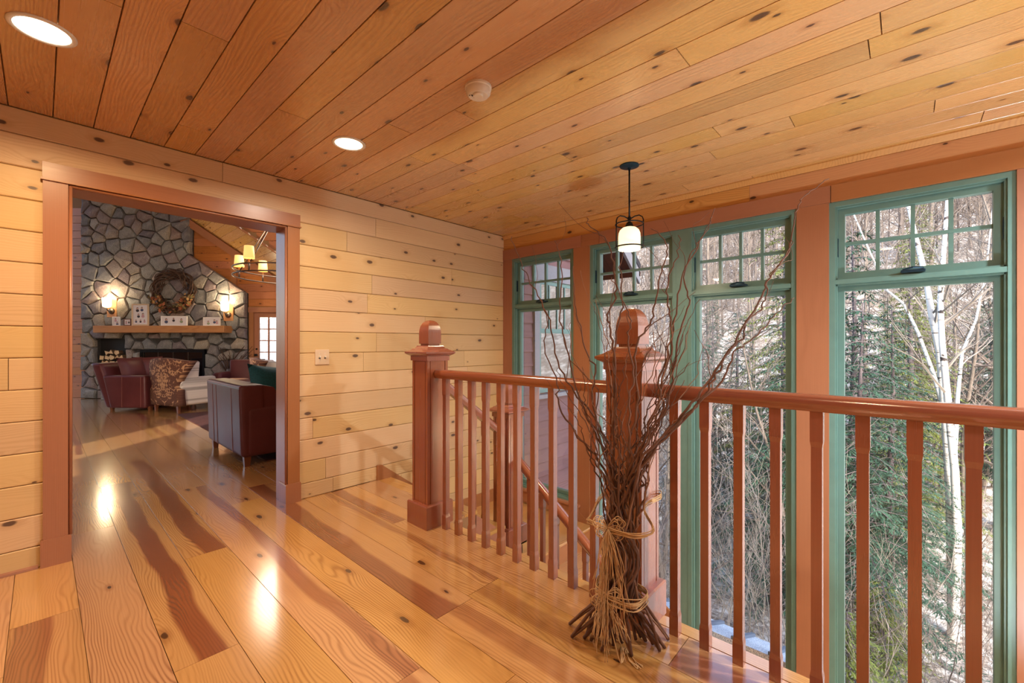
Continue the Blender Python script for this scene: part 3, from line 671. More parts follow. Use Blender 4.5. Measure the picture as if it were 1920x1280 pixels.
mb.prism([(FB[1], 0), (1.88, 0), (1.88, 2.44), (0.6, 3.3), (0.6, FB[3]), (FB[1], FB[3])], (0, y0, 0), (0, y1 - y0, 0), (1, 0, 0), (0, 0, 1))
mb.box(-1.88, y0, 4.0, 0.6, y1, 6.1)
mb.build('mortar_core', M['mortar'], fp)
mb = MB(); mb.box(NI[0], 0.105, NI[2], NI[1], 0.115, NI[3]); mb.box(FB[0], 0.105, FB[2], FB[1], 0.115, FB[3]); mb.build('dark_recess', M['dark'], fp)
def clip(poly, nx, ny, c):               # keep nx*x+ny*y <= c
    out = []
    for i in range(len(poly)):
        p, q = poly[i], poly[(i + 1) % len(poly)]; a, b = nx * p[0] + ny * p[1] - c, nx * q[0] + ny * q[1] - c
        if a <= 0: out.append(p)
        if (a < 0 < b) or (b < 0 < a): s = a / (a - b); out.append((p[0] + (q[0] - p[0]) * s, p[1] + (q[1] - p[1]) * s))
    return out
sr = random.Random(12); seeds = []
def inside(x, z):
    if not (-1.9 < x < 1.9 and 0 < z < 4.7): return False
    if x > SH0[0] and z > SH0[1] + (SH1[1] - SH0[1]) * (x - SH0[0]) / (SH1[0] - SH0[0]) - 0.03: return False
    for r in (NI, FB):
        if r[0] - 0.02 < x < r[1] + 0.02 and r[2] - 0.02 < z < r[3] + 0.02: return False
    return True
tries = 0
while tries < 9000:
    tries += 1; x, z = sr.uniform(-1.88, 1.88), sr.uniform(0.05, 4.7)
    rr = 0.17 + 0.16 * (sr.random() ** 1.5)
    if inside(x, z) and all(((x - a) / 1.18) ** 2 + (z - b) ** 2 > max(rr, c) ** 2 * 0.80 for a, b, c in seeds): seeds.append((x, z, rr))
sln = Vector((-(SH1[1] - SH0[1]), SH1[0] - SH0[0])).normalized()
for i, (x, z, rr) in enumerate(seeds):
    poly = [(-1.9, 0.0), (1.9, 0.0), (1.9, 4.75), (-1.9, 4.75)]
    for j, (a, b, c) in enumerate(seeds):
        if i == j or abs(a - x) > 1.3 or abs(b - z) > 1.3: continue
        nx, nz = a - x, b - z; w = 0.5 + 0.12 * (rr - c) / (rr + c)
        poly = clip(poly, nx, nz, nx * (x + nx * w) + nz * (z + nz * w))
        if len(poly) < 3: break
    if len(poly) < 3: continue
    if x <= SH0[0] and z > SH0[1]: poly = clip(poly, 1, 0, SH0[0] + 0.01)
    elif z > 1.6: poly = clip(poly, sln.x, sln.y, sln.x * SH0[0] + sln.y * SH0[1])
    for r in (NI, FB):
        if x < r[0] and r[2] - 0.25 < z < r[3] + 0.25: poly = clip(poly, 1, 0, r[0]) if r[2] < z < r[3] else (clip(poly, 0, -1, -r[3]) if z > r[3] else poly)
        elif x > r[1] and r[2] - 0.25 < z < r[3] + 0.25: poly = clip(poly, -1, 0, -r[1]) if r[2] < z < r[3] else (clip(poly, 0, -1, -r[3]) if z > r[3] else poly)
        elif r[0] <= x <= r[1]: poly = clip(poly, 0, -1, -r[3]) if z > r[3] else clip(poly, 0, 1, r[2])
    if len(poly) < 3: continue
    cx_, cz_ = sum(p[0] for p in poly) / len(poly), sum(p[1] for p in poly) / len(poly)
    # subdivide edges a little and make them uneven
    pts = []
    for k in range(len(poly)):
        p, q = poly[k], poly[(k + 1) % len(poly)]; L = sqrt((p[0] - q[0]) ** 2 + (p[1] - q[1]) ** 2)
        if L < 0.015: continue
        pts.append(p)
        if L > 0.16: pts.append(((p[0] + q[0]) / 2 + sr.uniform(-0.008, 0.008), (p[1] + q[1]) / 2 + sr.uniform(-0.008, 0.008)))
    if len(pts) < 3: continue
    dep = sr.uniform(0.0, 0.035)
    def ringp(ins, y):
        o = []
        for p in pts:
            dx, dz = p[0] - cx_, p[1] - cz_; L = max(1e-6, sqrt(dx * dx + dz * dz)); s = max(0.1, (L - ins) / L)
            o.append((dx * s, y + sr.uniform(-0.006, 0.006), dz * s))
        return o
    mb = MB(); n = len(pts); R = [ringp(0.011, 0.05), ringp(0.011, -0.012 - dep), ringp(0.030, -0.040 - dep)]
    vs = R[0] + R[1] + R[2] + [(0, -0.048 - dep + sr.uniform(-0.012, 0.008), 0)]
    fs = [(a * n + k, a * n + (k + 1) % n, (a + 1) * n + (k + 1) % n, (a + 1) * n + k) for a in (0, 1) for k in range(n)] + [(2 * n + k, 2 * n + (k + 1) % n, 3 * n) for k in range(n)]
    mb.add(vs, fs).build('stone', M['stone'], fp, loc=(cx_, 0, cz_))
M['mantel'] = wood('mantel_timber', (196, 136, 84), (164, 102, 58), (84, 48, 30), rings=18, warp=1.5, knots=0.3, krad=0.06, rough=0.5)
MB().rbox(-1.345, -0.33, 1.515, 1.60, 0.0, 1.672, 0.008).build('mantel', M['mantel'], fp)
mb = MB()
frame = (FB[0], FB[1], FB[2], FB[3])
mb.box(FB[0], -0.05, FB[3] - 0.06, FB[1], 0.02, FB[3]); mb.box(FB[0], -0.05, FB[2], FB[0] + 0.05, 0.02, FB[3] - 0.06); mb.box(FB[1] - 0.05, -0.05, FB[2], FB[1], 0.02, FB[3] - 0.06); mb.box(FB[0], -0.05, FB[2], FB[1], 0.02, FB[2] + 0.05)
mb.build('firebox_frame', M['blackm'], fp)
M['smoke'] = plain('smoked_glass', (14, 15, 18), 0.06, Specular_IOR_Level=0.8)
dwid = (FB[1] - FB[0] - 0.10) / 4
for i in range(4):
    xx = FB[0] + 0.05 + dwid * i
    d = MB().box(xx + 0.008, -0.012, FB[2] + 0.055, xx + dwid - 0.008, -0.004, FB[3] - 0.065).build('glass_door', M['smoke'], fp)
    MB().box(xx - 0.006, -0.024, FB[2] + 0.05, xx + 0.006, -0.002, FB[3] - 0.06).build('door_rail', M['bronze'], fp)
MB().rbox(-1.2, -0.30, 0.0, 1.2, -0.05, 0.36, 0.02).build('hearth', M['stone'], fp)
# firewood
g = G('split_log'); tc = g.n('TexCoord').outputs['Object']; sp = g.n('SeparateXYZ', {0: g.n('NewGeometry').outputs['Normal']})
M['log_end'] = plain('log_end_grain', (214, 180, 136), 0.8, var=0.12, nscale=25)
M['bark'] = plain('log_bark', (112, 84, 62), 0.9, var=0.3, nscale=30)
lr = random.Random(9); lgrp = 'split logs in the fireplace niche'
k = 0
for row, (n, zc) in enumerate(((5, 0.69), (5, 0.82), (5, 0.945), (3, 1.06))):
    for i in range(n):
        xx = NI[0] + 0.06 + (i + 0.5 + 0.12 * (row % 2) + (0.9 if row == 3 else 0)) * (0.585 / 5); s = 0.070 + lr.uniform(-0.006, 0.005)
        a0 = lr.uniform(0, 6.28); m = lr.choice((3, 4, 4, 5))
        poly = [(s * cos(a0 + 2 * pi * j / m + lr.uniform(-0.25, 0.25)), s * 0.92 * sin(a0 + 2 * pi * j / m + lr.uniform(-0.25, 0.25))) for j in range(m)]
        lg = lthing('firewood_log', 'split firewood log, %s from the left in the %s row of the niche' % (('first', 'second', 'third', 'fourth', 'fifth', 'sixth')[i], ('bottom', 'second', 'third', 'top')[row]), 'firewood', FU + xx, FT, zc, 0, lgrp)
        yy = lr.uniform(-0.03, 0.02)
        MB().prism(poly, (0, yy, 0), (0, 0.10 - yy, 0), (1, 0, 0), (0, 0, 1)).build('split_face', M['bark'], lg)
        MB().prism(poly, (0, yy - 0.004, 0), (0, 0.004, 0), (1, 0, 0), (0, 0, 1)).build('log_end', M['log_end'], lg)
# sconces
M['sconce'] = emit('sconce_glow', (255, 232, 176), 9.0)
for px, py, lab in ((209.5, 575, 'glowing wall sconce on the stone at the left of the wreath'), (428, 582, 'glowing wall sconce on the stone at the right of the wreath')):
    s = lthing('wall_sconce', lab, 'wall sconce', ux(px, 9.93) , 9.93, zy(py, 9.93))
    MB().rbox(-0.115, 0.0, -0.24, 0.115, 0.035, 0.20, 0.008).build('back_plate', M['mantel'], s)
    MB().lathe([(0.07, 0), (0.065, 0.02), (0.02, 0.035), (0.001, 0.035)], 18).build('boss', M['bronze'], s, smooth=True, loc=(0, 0.0, -0.10)).rotation_euler = (pi / 2, 0, 0)
    MB().tube([(0, -0.02, -0.10), (0, -0.10, -0.10), (0, -0.12, -0.06), (0, -0.12, -0.02)], 0.012, 8).build('arm', M['bronze'], s, smooth=True)
    MB().lathe([(0.045, -0.02), (0.075, 0.0), (0.085, 0.19), (0.078, 0.19), (0.05, 0.0)], 18).build('shade', M['sconce'], s, smooth=True, loc=(0, -0.12, 0))
    l = bpy.data.lights.new('sconce_bulb', 'POINT'); l.energy = 16; l.color = (1, 0.78, 0.48); l.shadow_soft_size = 0.06
    lo = bpy.data.objects.new('sconce_bulb', l); C.objects.link(lo); lo.parent = s; lo.location = (0, -0.16, 0.26)
# wreath
w = lthing('wreath', 'grapevine wreath with dried flowers hung on the chimney', 'wreath', ux(325.5, 9.90), 9.90, zy(545, 9.90), 0)
M['vine'] = plain('grapevine', (74, 50, 36), 0.85, var=0.3, nscale=20)
wrn = random.Random(4)
for k in range(16):
    R0 = 0.40 + wrn.uniform(-0.085, 0.085); ph = wrn.uniform(0, 6.28); tw = wrn.choice((3, 4, 5)); ar = wrn.uniform(0.03, 0.07)
    pts = [((R0 + ar * cos(tw * a + ph)) * cos(a), ar * 0.8 * sin(tw * a + ph) - 0.01, (R0 + ar * cos(tw * a + ph)) * sin(a)) for a in [2 * pi * i / 40 for i in range(41)]]
    MB().tube(pts, 0.011, 5, cap=False).build('vine', M['vine'], w, smooth=True)
for nm, cc, cnt in (('dried_leaf', (92, 78, 44), 70), ('dried_flower', (148, 84, 52), 60), ('dried_bloom', (176, 136, 84), 30)):
    mt = plain(nm, cc, 0.8, var=0.3, nscale=15); mb = MB()
    for k in range(cnt):
        a = wrn.choice((wrn.uniform(-2.9, -1.9), wrn.uniform(-1.2, -0.2), wrn.uniform(-2.9, -0.3))); R0 = 0.42 + wrn.uniform(-0.12, 0.10)
        c = Vector((R0 * cos(a), -0.08 + wrn.uniform(-0.05, 0.03), R0 * sin(a))); e1 = Vector([wrn.uniform(-1, 1) for _ in range(3)]).normalized(); e2 = e1.orthogonal().normalized(); s = wrn.uniform(0.03, 0.06)
        mb.add([c - e1 * s, c + e2 * s * 0.5, c + e1 * s, c - e2 * s * 0.5], [(0, 1, 2), (0, 2, 3)])
    o = mb.build(nm, mt, w); o['kind'] = 'stuff'
# photo frames on the mantel: flat prints of people as soft patches
M['skin'] = plain('print_skin', (214, 168, 148), 0.5); M['hair'] = plain('print_dark', (44, 34, 36), 0.5); M['cloth1'] = plain('print_navy', (70, 76, 104), 0.5); M['cloth2'] = plain('print_pink', (196, 150, 158), 0.5); M['cloth3'] = plain('print_green', (142, 152, 120), 0.5)
M['print'] = plain('photo_paper', (222, 214, 214), 0.4); M['framew'] = plain('white_frame', (236, 230, 224), 0.45); M['framed'] = plain('pale_wood_frame', (206, 178, 146), 0.5); M['frameb'] = plain('dark_wood_frame', (104, 66, 52), 0.5)
def disc(mb, cx, cz, rx, rz, y, n=10): mb.add([(cx + rx * cos(2 * pi * i / n), y, cz + rz * sin(2 * pi * i / n)) for i in range(n)], [tuple(range(n))])
def photo(px0, px1, py0, py1, label, mat, people, fw=0.018, rot=0.0):
    tt = 9.74; W_, H_ = ux(px1, tt) - ux(px0, tt), zy(py0, tt) - zy(py1, tt)
    f = lthing('photo_frame', label, 'picture frame', ux((px0 + px1) / 2, tt), tt, 1.673, rot)
    mb = MB(); frame_xz(mb, -W_ / 2, W_ / 2, 0, H_, fw); mb.build('frame', mat, f)
    MB().box(-W_ / 2 + fw, 0.0, fw, W_ / 2 - fw, 0.012, H_ - fw).build('print', M['print'], f)
    mb = MB().prism([(0, 0), (0.09, 0), (0.0, H_ * 0.7)], (-0.01, 0.013, 0), (0.02, 0, 0), (0, 1, 0), (0, 0, 1)); mb.build('easel_back', M['frameb'], f)
    for (x, z, s, hair, cl) in people:
        x *= W_; z *= H_; s *= H_
        for nm, mt, args in (('printed_body', cl, (x, z - s * 1.0, s * 0.85, s * 0.75, -0.001)), ('printed_hair', M['hair'], (x, z + s * 0.12, s * 0.52, s * 0.58, -0.0015)), ('printed_face', M['skin'], (x + s * 0.05, z, s * 0.36, s * 0.44, -0.002))):
            mb = MB(); disc(mb, *args); mb.build(nm, mt, f)
def frame_xz(mb, x0, x1, z0, z1, w):
    mb.box(x0, -0.008, z0, x0 + w, 0.014, z1); mb.box(x1 - w, -0.008, z0, x1, 0.014, z1); mb.box(x0 + w, -0.008, z1 - w, x1 - w, 0.014, z1); mb.box(x0 + w, -0.008, z0, x1 - w, 0.014, z0 + w)
a_, b_, c_, d_ = M['cloth1'], M['cloth2'], M['cloth3'], M['hair']
photo(211, 225.5, 592, 609, 'small photo frame nearest the left end of the mantel', M['framew'], [(-0.1, 0.72, 0.17, 1, b_), (0.12, 0.33, 0.17, 1, a_)])
photo(232, 246, 596, 609, 'small dark photo frame beside the tall frame', M['frameb'], [(-0.15, 0.55, 0.18, 1, b_), (0.2, 0.6, 0.16, 1, d_)])
photo(247, 279, 569, 610, 'tall pale framed photo of a group of people on the mantel', M['framed'], [(-0.16, 0.78, 0.09, 1, d_), (0.1, 0.80, 0.085, 1, a_), (0.16, 0.52, 0.09, 1, b_), (-0.1, 0.50, 0.08, 1, d_), (-0.24, 0.24, 0.06, 1, a_), (0.02, 0.24, 0.06, 1, d_), (0.25, 0.24, 0.06, 1, b_)], fw=0.03)
photo(302, 351, 593, 611, 'wide photo panel of three portraits under the wreath', M['framew'], [(-0.30, 0.62, 0.22, 1, a_), (-0.02, 0.70, 0.17, 1, d_), (0.28, 0.62, 0.20, 1, c_)])
photo(381, 413, 597, 613, 'photo frame with two pictures nearest the right sconce', M['framew'], [(-0.2, 0.45, 0.20, 1, c_), (0.16, 0.60, 0.20, 1, a_), (0.30, 0.50, 0.18, 1, b_)])
# vase of twigs by the hearth
v = lthing('vase', 'stone grey vase of dark dry twigs at the right of the hearth', 'vase', ux(432, 9.72), 9.72, 0.0)
MB().lathe([(0.001, 0), (0.11, 0), (0.14, 0.16), (0.15, 0.38), (0.13, 0.56), (0.08, 0.66), (0.08, 0.70), (0.001, 0.70)], 20).build('pot', M['stone'], v, smooth=True)
vr = random.Random(2)
for k in range(16):
    a = vr.uniform(0, 6.28); e = vr.uniform(0.15, 0.5); h = vr.uniform(0.35, 0.62)
    MB().tube([(0.05 * cos(a), 0.05 * sin(a), 0.6), (e * 0.5 * cos(a), e * 0.5 * sin(a), 0.66 + h * 0.5), (e * cos(a + 0.3), e * sin(a + 0.3), 0.66 + h)], [0.012, 0.009, 0.004], 4).build('twig', M['vine'], v)

# ------------------------------------------------------------------ furniture
g = G('oxblood_leather'); tc = g.n('TexCoord').outputs['Object']; n1 = g.noise(tc, 3, 3); n2 = g.noise(tc, 60, 2)
col = g.mix(n1, s2l((66, 26, 28)), s2l((104, 48, 48))); g.bsdf(col, g.math('MULTIPLY_ADD', n1, 0.15, 0.38), bump=n2, bstr=0.12, Specular_IOR_Level=0.35); M['leather'] = g.m
M['piping'] = plain('leather_seam', (134, 84, 72), 0.5); M['footw'] = plain('stained_wood_foot', (112, 62, 38), 0.4)
def damask(name, a, b, c, sc):
    g = G(name); tc = g.n('TexCoord').outputs['Object']; sp = g.n('SeparateXYZ', {0: tc})
    ax = g.math('ABSOLUTE', sp.outputs[0]); p = g.n('CombineXYZ', {0: ax, 1: 0.0, 2: sp.outputs[2]}).outputs[0]
    rad = g.math('SQRT', g.math('ADD', g.math('POWER', g.math('MULTIPLY', sp.outputs[0], 1.45), 2.0), g.math('POWER', g.math('SUBTRACT', sp.outputs[2], 0.66), 2.0)))
    rings = g.math('SINE', g.math('ADD', g.math('MULTIPLY', rad, 52 * sc), g.math('MULTIPLY', g.math('SINE', g.math('MULTIPLY', g.math('ARCTAN2', g.math('SUBTRACT', sp.outputs[2], 0.66), ax), 12.0)), 1.6)))
    vo = g.n('TexVoronoi', {'Vector': p, 'Scale': 16.0 * sc}, feature='DISTANCE_TO_EDGE').outputs['Distance']
    nz = g.noise(p, 7 * sc, 2, 0.5, 1.5)
    m1 = g.math('MULTIPLY', g.sm(rings, -0.2, 0.5), g.sm(rad, 0.26, 0.20)); m1 = g.math('MAXIMUM', g.math('MULTIPLY', g.sm(rings, -0.1, 0.4), g.sm(rad, 0.27, 0.24, 0.0, 1.0)), g.math('MULTIPLY', g.sm(vo, 0.16, 0.08), g.sm(nz, 0.46, 0.54)))
    col = g.mix(m1, s2l(a), s2l(b)); col = g.mix(g.math('MULTIPLY', g.sm(g.noise(p, 60 * sc, 2), 0.45, 0.6), 0.25), col, s2l(c)); g.bsdf(col, 0.9); return g.m
M['damask'] = damask('brown_damask', (84, 48, 36), (178, 134, 98), (140, 96, 70), 1.0)
M['damask_pale'] = damask('pale_damask', (206, 194, 186), (152, 142, 136), (180, 168, 160), 1.0)
M['teal'] = plain('teal_velvet', (22, 82, 92), 0.7, var=0.35, nscale=70)

def legs(t, pts, h, r=0.03, mat='footw'):
    for x, y in pts: MB().rings([[(x + sx * q, y + sy * q, z) for sx, sy in ((-1, -1), (1, -1), (1, 1), (-1, 1))] for q, z in ((r * 0.7, 0), (r, h))]).build('leg', M[mat], t)
# near leather loveseat: back towards the doorway side (-X), seen from behind
t = thing('leather_loveseat', 'oxblood leather loveseat seen from behind at the right of the doorway', 'loveseat', (1.385, 5.0, 0))
legs(t, ((0.06, 0.06), (0.86, 0.06), (0.06, 1.25), (0.86, 1.25)), 0.12, 0.034)
def lean(p): return Vector((p.x - 0.0 - 0.03 * (p.z - 0.1), p.y, p.z))
MB().rbox(0.0, 0.0, 0.10, 0.24, 1.31, 0.845, 0.045, 3, lean).build('backrest', M['leather'], t, smooth=True)
for y0, y1 in ((0.0, 0.20), (1.11, 1.31)): 
    MB().rbox(0.04, y0 - 0.004, 0.10, 0.95, y1 + 0.004, 0.62, 0.05, 3).build('arm', M['leather'], t, smooth=True)
    MB().prism([(0.2, 0.55), (0.46, 0.55), (0.30, 0.81), (0.2, 0.835)], (0, y0 + 0.01, 0), (0, y1 - y0 - 0.02, 0), (1, 0, 0), (0, 0, 1)).build('wing', M['leather'], t)
MB().rbox(0.2, 0.2, 0.12, 0.93, 1.11, 0.30, 0.03).build('seat_base', M['leather'], t, smooth=True)
MB().rbox(0.22, 0.2, 0.30, 0.95, 1.11, 0.46, 0.05, 3).build('seat_cushion', M['leather'], t, smooth=True)
for y in (0.30, 0.88, 1.03): MB().prism([(-0.0225, 0.80), (-0.018, 0.80), (0.0, 0.12), (-0.0045, 0.12)], (-0.002, y, 0), (0, 0.008, 0), (1, 0, 0), (0, 0, 1)).build('back_seam', M['piping'], t)
MB().tube([(-0.016, 0.03, 0.825), (-0.016, 1.28, 0.825)], 0.006, 6).build('piping', M['piping'], t)
p = thing('throw_pillow', 'teal velvet throw pillow on the near loveseat', 'pillow', (1.80, 5.44, 0.80), 0)
def pillow(mb, w, h, d):
    N = 8; vs = []; fs = []
    for s in (-1, 1):
        for i in range(N + 1):
            for j in range(N + 1):
                a, b = i / N * 2 - 1, j / N * 2 - 1; e = ((1 - a ** 2) * (1 - b ** 2)) ** 0.45
                vs.append((a * w / 2 * (1 - 0.06 * (1 - b * b)), s * d / 2 * e, b * h / 2 * (1 - 0.06 * (1 - a * a))))
    M1 = (N + 1) ** 2
    for s in (0, 1):
        for i in range(N):
            for j in range(N): q = (i * (N + 1) + j, (i + 1) * (N + 1) + j, (i + 1) * (N + 1) + j + 1, i * (N + 1) + j + 1); fs.append(tuple(x + s * M1 for x in q))
    return mb.add(vs, fs)
pb = pillow(MB(), 0.52, 0.46, 0.17).build('cover', M['teal'], p, smooth=True); pb.rotation_euler = (radians(-20), radians(8), radians(18))
# rug
t = thing('rug', 'dark red rug under the near loveseat', 'rug', (3.2, 7.2, 0))
M['rug'] = plain('rug_red', (66, 28, 24), 0.95, var=0.4, nscale=14)
MB().rbox(-1.55, -2.1, 0.0, 1.6, 2.4, 0.012, 0.004).build('pile', M['rug'], t)
# left leather sofa facing right
t = lthing('leather_sofa', 'oxblood leather sofa with loose cushions at the left of the room', 'sofa', -7.72, 8.16, 0, radians(-4))
def sh(k): return lambda p: Vector((p.x - k * (p.z - 0.1), p.y, p.z))
legs(t, ((0.08, 0.08), (0.85, 0.08), (0.08, 1.1), (0.74, 1.1)), 0.08, 0.03)
MB().rbox(0.0, 0.0, 0.05, 0.22, 1.2, 0.90, 0.06, 3, sh(0.38)).build('backrest', M['leather'], t, smooth=True)
for y0, y1 in ((0.0, 0.2), (1.0, 1.2)): MB().rbox(0.1, y0 - 0.006, 0.05, 0.84, y1 + 0.006, 0.665, 0.045, 3, lambda p: Vector((p.x - 0.30 * (p.z - 0.1) * max(0.0, 1 - p.x * 1.1), p.y, p.z))).build('arm', M['leather'], t, smooth=True)
MB().rbox(0.1, 0.2, 0.08, 0.82, 1.0, 0.42, 0.05, 3).build('seat', M['leather'], t, smooth=True)
for x in (0.36, 0.74): MB().box(x, -0.011, 0.07, x + 0.006, -0.004, 0.64).build('arm_seam', M['piping'], t)
for i, (y, r, lab) in enumerate(((0.42, 0.25, 'plump oxblood leather cushion leaning on the left sofa back'), (0.78, -0.1, 'oxblood leather cushion at the far end of the left sofa'))):
    p = lthing('sofa_cushion', lab, 'cushion', -7.55 + 0.03 * i, 8.16 + y, 0.76); b = pillow(MB(), 0.55, 0.5, 0.2).build('cover', M['leather'], p, smooth=True); b.rotation_euler = (radians(-18), 0, radians(72) + r)
# wingback chairs (patterned)
def wingchair(u, tt, rot, label, mback, mside, s=1.0):
    t = lthing('wingback_chair', label, 'armchair', u, tt, 0, rot, 'patterned wingback chairs')
    def fb(p):
        z = p.z; w = 0.80 + 0.40 * max(0, (z - 0.45) / 0.55) ** 1.3 - 0.12 * math.exp(-((z - 0.5) / 0.2) ** 2)
        if z < 0.45: w = 0.80 + 0.06 * (0.45 - z)
        xx = p.x * w; zz = z + (0.055 * max(0.0, cos(pi * p.x / 0.8)) - 0.015) * max(0, (z - 0.7) / 0.3)
        return Vector((xx, p.y + 0.14 * (xx / 0.45) ** 2 * max(0, (z - 0.3)) - 0.10 * (z - 0.2), zz))
    mb = MB(); N = 12; vs = []; fs = []
    for s_, y in ((0, 0.0), (1, 0.12)):
        for i in range(N + 1):
            for j in range(N + 1): vs.append(fb(Vector(((i / N - 0.5) * 1.04, y, 0.12 + (j / N) * 0.85))))
    M1 = (N + 1) ** 2
    for s_ in (0, 1):
        for i in range(N):
            for j in range(N): q = (i * (N + 1) + j, (i + 1) * (N + 1) + j, (i + 1) * (N + 1) + j + 1, i * (N + 1) + j + 1); fs.append(tuple(x + s_ * M1 for x in q))
    ed = [i * (N + 1) for i in range(N + 1)] + [N * (N + 1) + j for j in range(1, N + 1)] + [i * (N + 1) + N for i in range(N - 1, -1, -1)] + [j for j in range(N - 1, 0, -1)]
    for a, b in zip(ed, ed[1:] + ed[:1]): fs.append((a, b, b + M1, a + M1))
    mb.add(vs, fs).build('backrest', mback, t, smooth=True)
    for sx in (-1, 1):
        x0, x1 = (0.26, 0.38) if sx > 0 else (-0.38, -0.26)
        f = lambda p, sx=sx: Vector((p.x + sx * 0.10 * max(0, p.z - 0.6) * 2 - 0.0, p.y - 0.05 * (p.z - 0.2), p.z - 0.35 * max(0, p.y - 0.3) * max(0, p.z - 0.6)))
        MB().rbox(x0, 0.06, 0.55, x1, 0.40, 0.95, 0.04, 3, f).build('wing', mside, t, smooth=True)
        MB().rbox(x0 - 0.015, 0.05, 0.12, x1 + 0.015, 0.70, 0.64, 0.05, 3).build('arm', mside, t, smooth=True)
    MB().rbox(-0.35, 0.1, 0.12, 0.35, 0.72, 0.34, 0.03).build('seat_base', mside, t, smooth=True)
    MB().rbox(-0.34, 0.12, 0.34, 0.34, 0.74, 0.48, 0.05, 3).build('seat_cushion', mside, t, smooth=True)
    legs(t, ((-0.33, 0.05), (0.33, 0.05), (-0.33, 0.70), (0.33, 0.70)), 0.13, 0.026)
    return t
wingchair(ux(308, 8.0), 8.0, radians(-22), 'brown damask wingback chair seen from behind before the hearth', M['damask'], M['damask_pale'])
wingchair(ux(476, 8.2), 8.2, radians(-58), 'damask wingback chair further back near the glazed door', M['damask'], M['damask_pale'])
# far leather armchair
t = lthing('leather_armchair', 'oxblood leather armchair by the twig vase', 'armchair', ux(440, 9.05), 9.05, 0, radians(8))
legs(t, ((-0.36, 0.05), (0.36, 0.05), (-0.36, 0.52), (0.36, 0.52)), 0.1)
MB().rbox(-0.30, 0.40, 0.1, 0.30, 0.60, 0.92, 0.06, 3).build('backrest', M['leather'], t, smooth=True)
for s in (-1, 1): MB().rbox(min(s * 0.44, s * 0.27), 0.0, 0.1, max(s * 0.44, s * 0.27), 0.58, 0.66, 0.06, 3).build('arm', M['leather'], t, smooth=True)
MB().rbox(-0.28, 0.0, 0.1, 0.28, 0.42, 0.46, 0.05, 3).build('seat', M['leather'], t, smooth=True)
# ottoman
t = lthing('ottoman', 'round damask topped ottoman behind the near loveseat', 'ottoman', ux(436, 7.4), 7.4, 0)
MB().lathe([(0.001, 0.0), (0.26, 0.0), (0.27, 0.1), (0.27, 0.60), (0.24, 0.66), (0.001, 0.68)], 24).build('cushion', M['damask'], t, autos=40)
legs(t, ((-0.15, -0.15), (0.15, -0.15), (0.15, 0.15), (-0.15, 0.15)), 0.02, 0.03)

# chandelier
M['parch'] = None
g = G('parchment_shade'); g.bsdf(s2l((236, 196, 130)), 0.7, Emission_Color=s2l((255, 196, 110)), Emission_Strength=0.8); M['parch'] = g.m
CT = 7.0; ch = lthing('chandelier', 'ring chandelier with small parchment shades beyond the doorway', 'chandelier', ux(541, CT), CT, zy(516, CT))
RC = 0.77
MB().ring((0, 0, 0.065), RC, 0.012, 48, 6).build('upper_ring', M['bronze'], ch, smooth=True)
MB().ring((0, 0, -0.05), RC, 0.012, 48, 6).build('lower_ring', M['bronze'], ch, smooth=True)
for k, dg_ in enumerate((148, 256, 184, 292, 328, 4, 40, 76, 112)):
    a = radians(dg_); x, y = RC * cos(a), RC * sin(a)
    cnd = MB().tube([(x, y, -0.05), (x, y, 0.12)], 0.012, 8).build('candle_arm', M['bronze'], ch, smooth=True)
    MB().lathe([(0.075, 0.13), (0.062, 0.31), (0.060, 0.31), (0.073, 0.13)], 16, c=(x, y, 0)).build('shade', M['parch'], ch, smooth=True)
    if k in (1, 2, 5, 7): MB().tube([(x, y, 0.05), (x * 0.06, y * 0.06, 1.25)], 0.009, 6).build('hanging_rod', M['bronze'], ch, smooth=True)
MB().tube([(0, 0, 1.2), (0, 0, 3.4)], 0.012, 6).build('stem', M['bronze'], ch)
l = bpy.data.lights.new('chandelier_bulbs', 'POINT'); l.energy = 90; l.color = WARM; l.shadow_soft_size = 0.5
lo = bpy.data.objects.new('chandelier_bulbs', l); C.objects.link(lo); lo.parent = ch; lo.location = (0, 0, 0.45)

# =================================================================== OUTSIDE: neighbouring wing of the house
M['siding'] = wood('red_brown_clapboard', (132, 94, 92), (108, 74, 72), axis='x', rings=30, warp=1.2, knots=0.25, krad=0.05, rough=0.75, var=0.16, gain=0.5, ck=(60, 40, 40))
M['soffit'] = wood('brown_soffit', (112, 66, 50), (84, 46, 34), axis='x', rings=20, warp=1.2, knots=0.3, rough=0.6, var=0.2)
M['trimg'] = plain('grey_painted_trim', (142, 136, 138), 0.5, var=0.05)
M['shingle'] = plain('dark_shingle', (54, 50, 52), 0.9, var=0.3)
wing = thing('house_wing', 'neighbouring house wing with red brown clapboards and a gable roof', 'building', (4.02, 3.52, 0))
XC = 1.44; RS = 0.816; XEV = 2.14; ZEV = 2.40
def roofz(x): return ZEV + RS * (XEV - x)
mb = MB(); mb.prism([(-0.01, -5.5), (XC, -5.5), (XC, roofz(XC) - 0.05), (-0.01, roofz(0) - 0.05)], (0, 0.02, 0), (0, 3.5, 0), (1, 0, 0), (0, 0, 1)); mb.build('wall_core', M['siding'], wing)
z = -3.2; EXPO = 0.182; WX0, WX1, WZ0, WZ1 = 0.33, 1.13, 0.66, 2.10
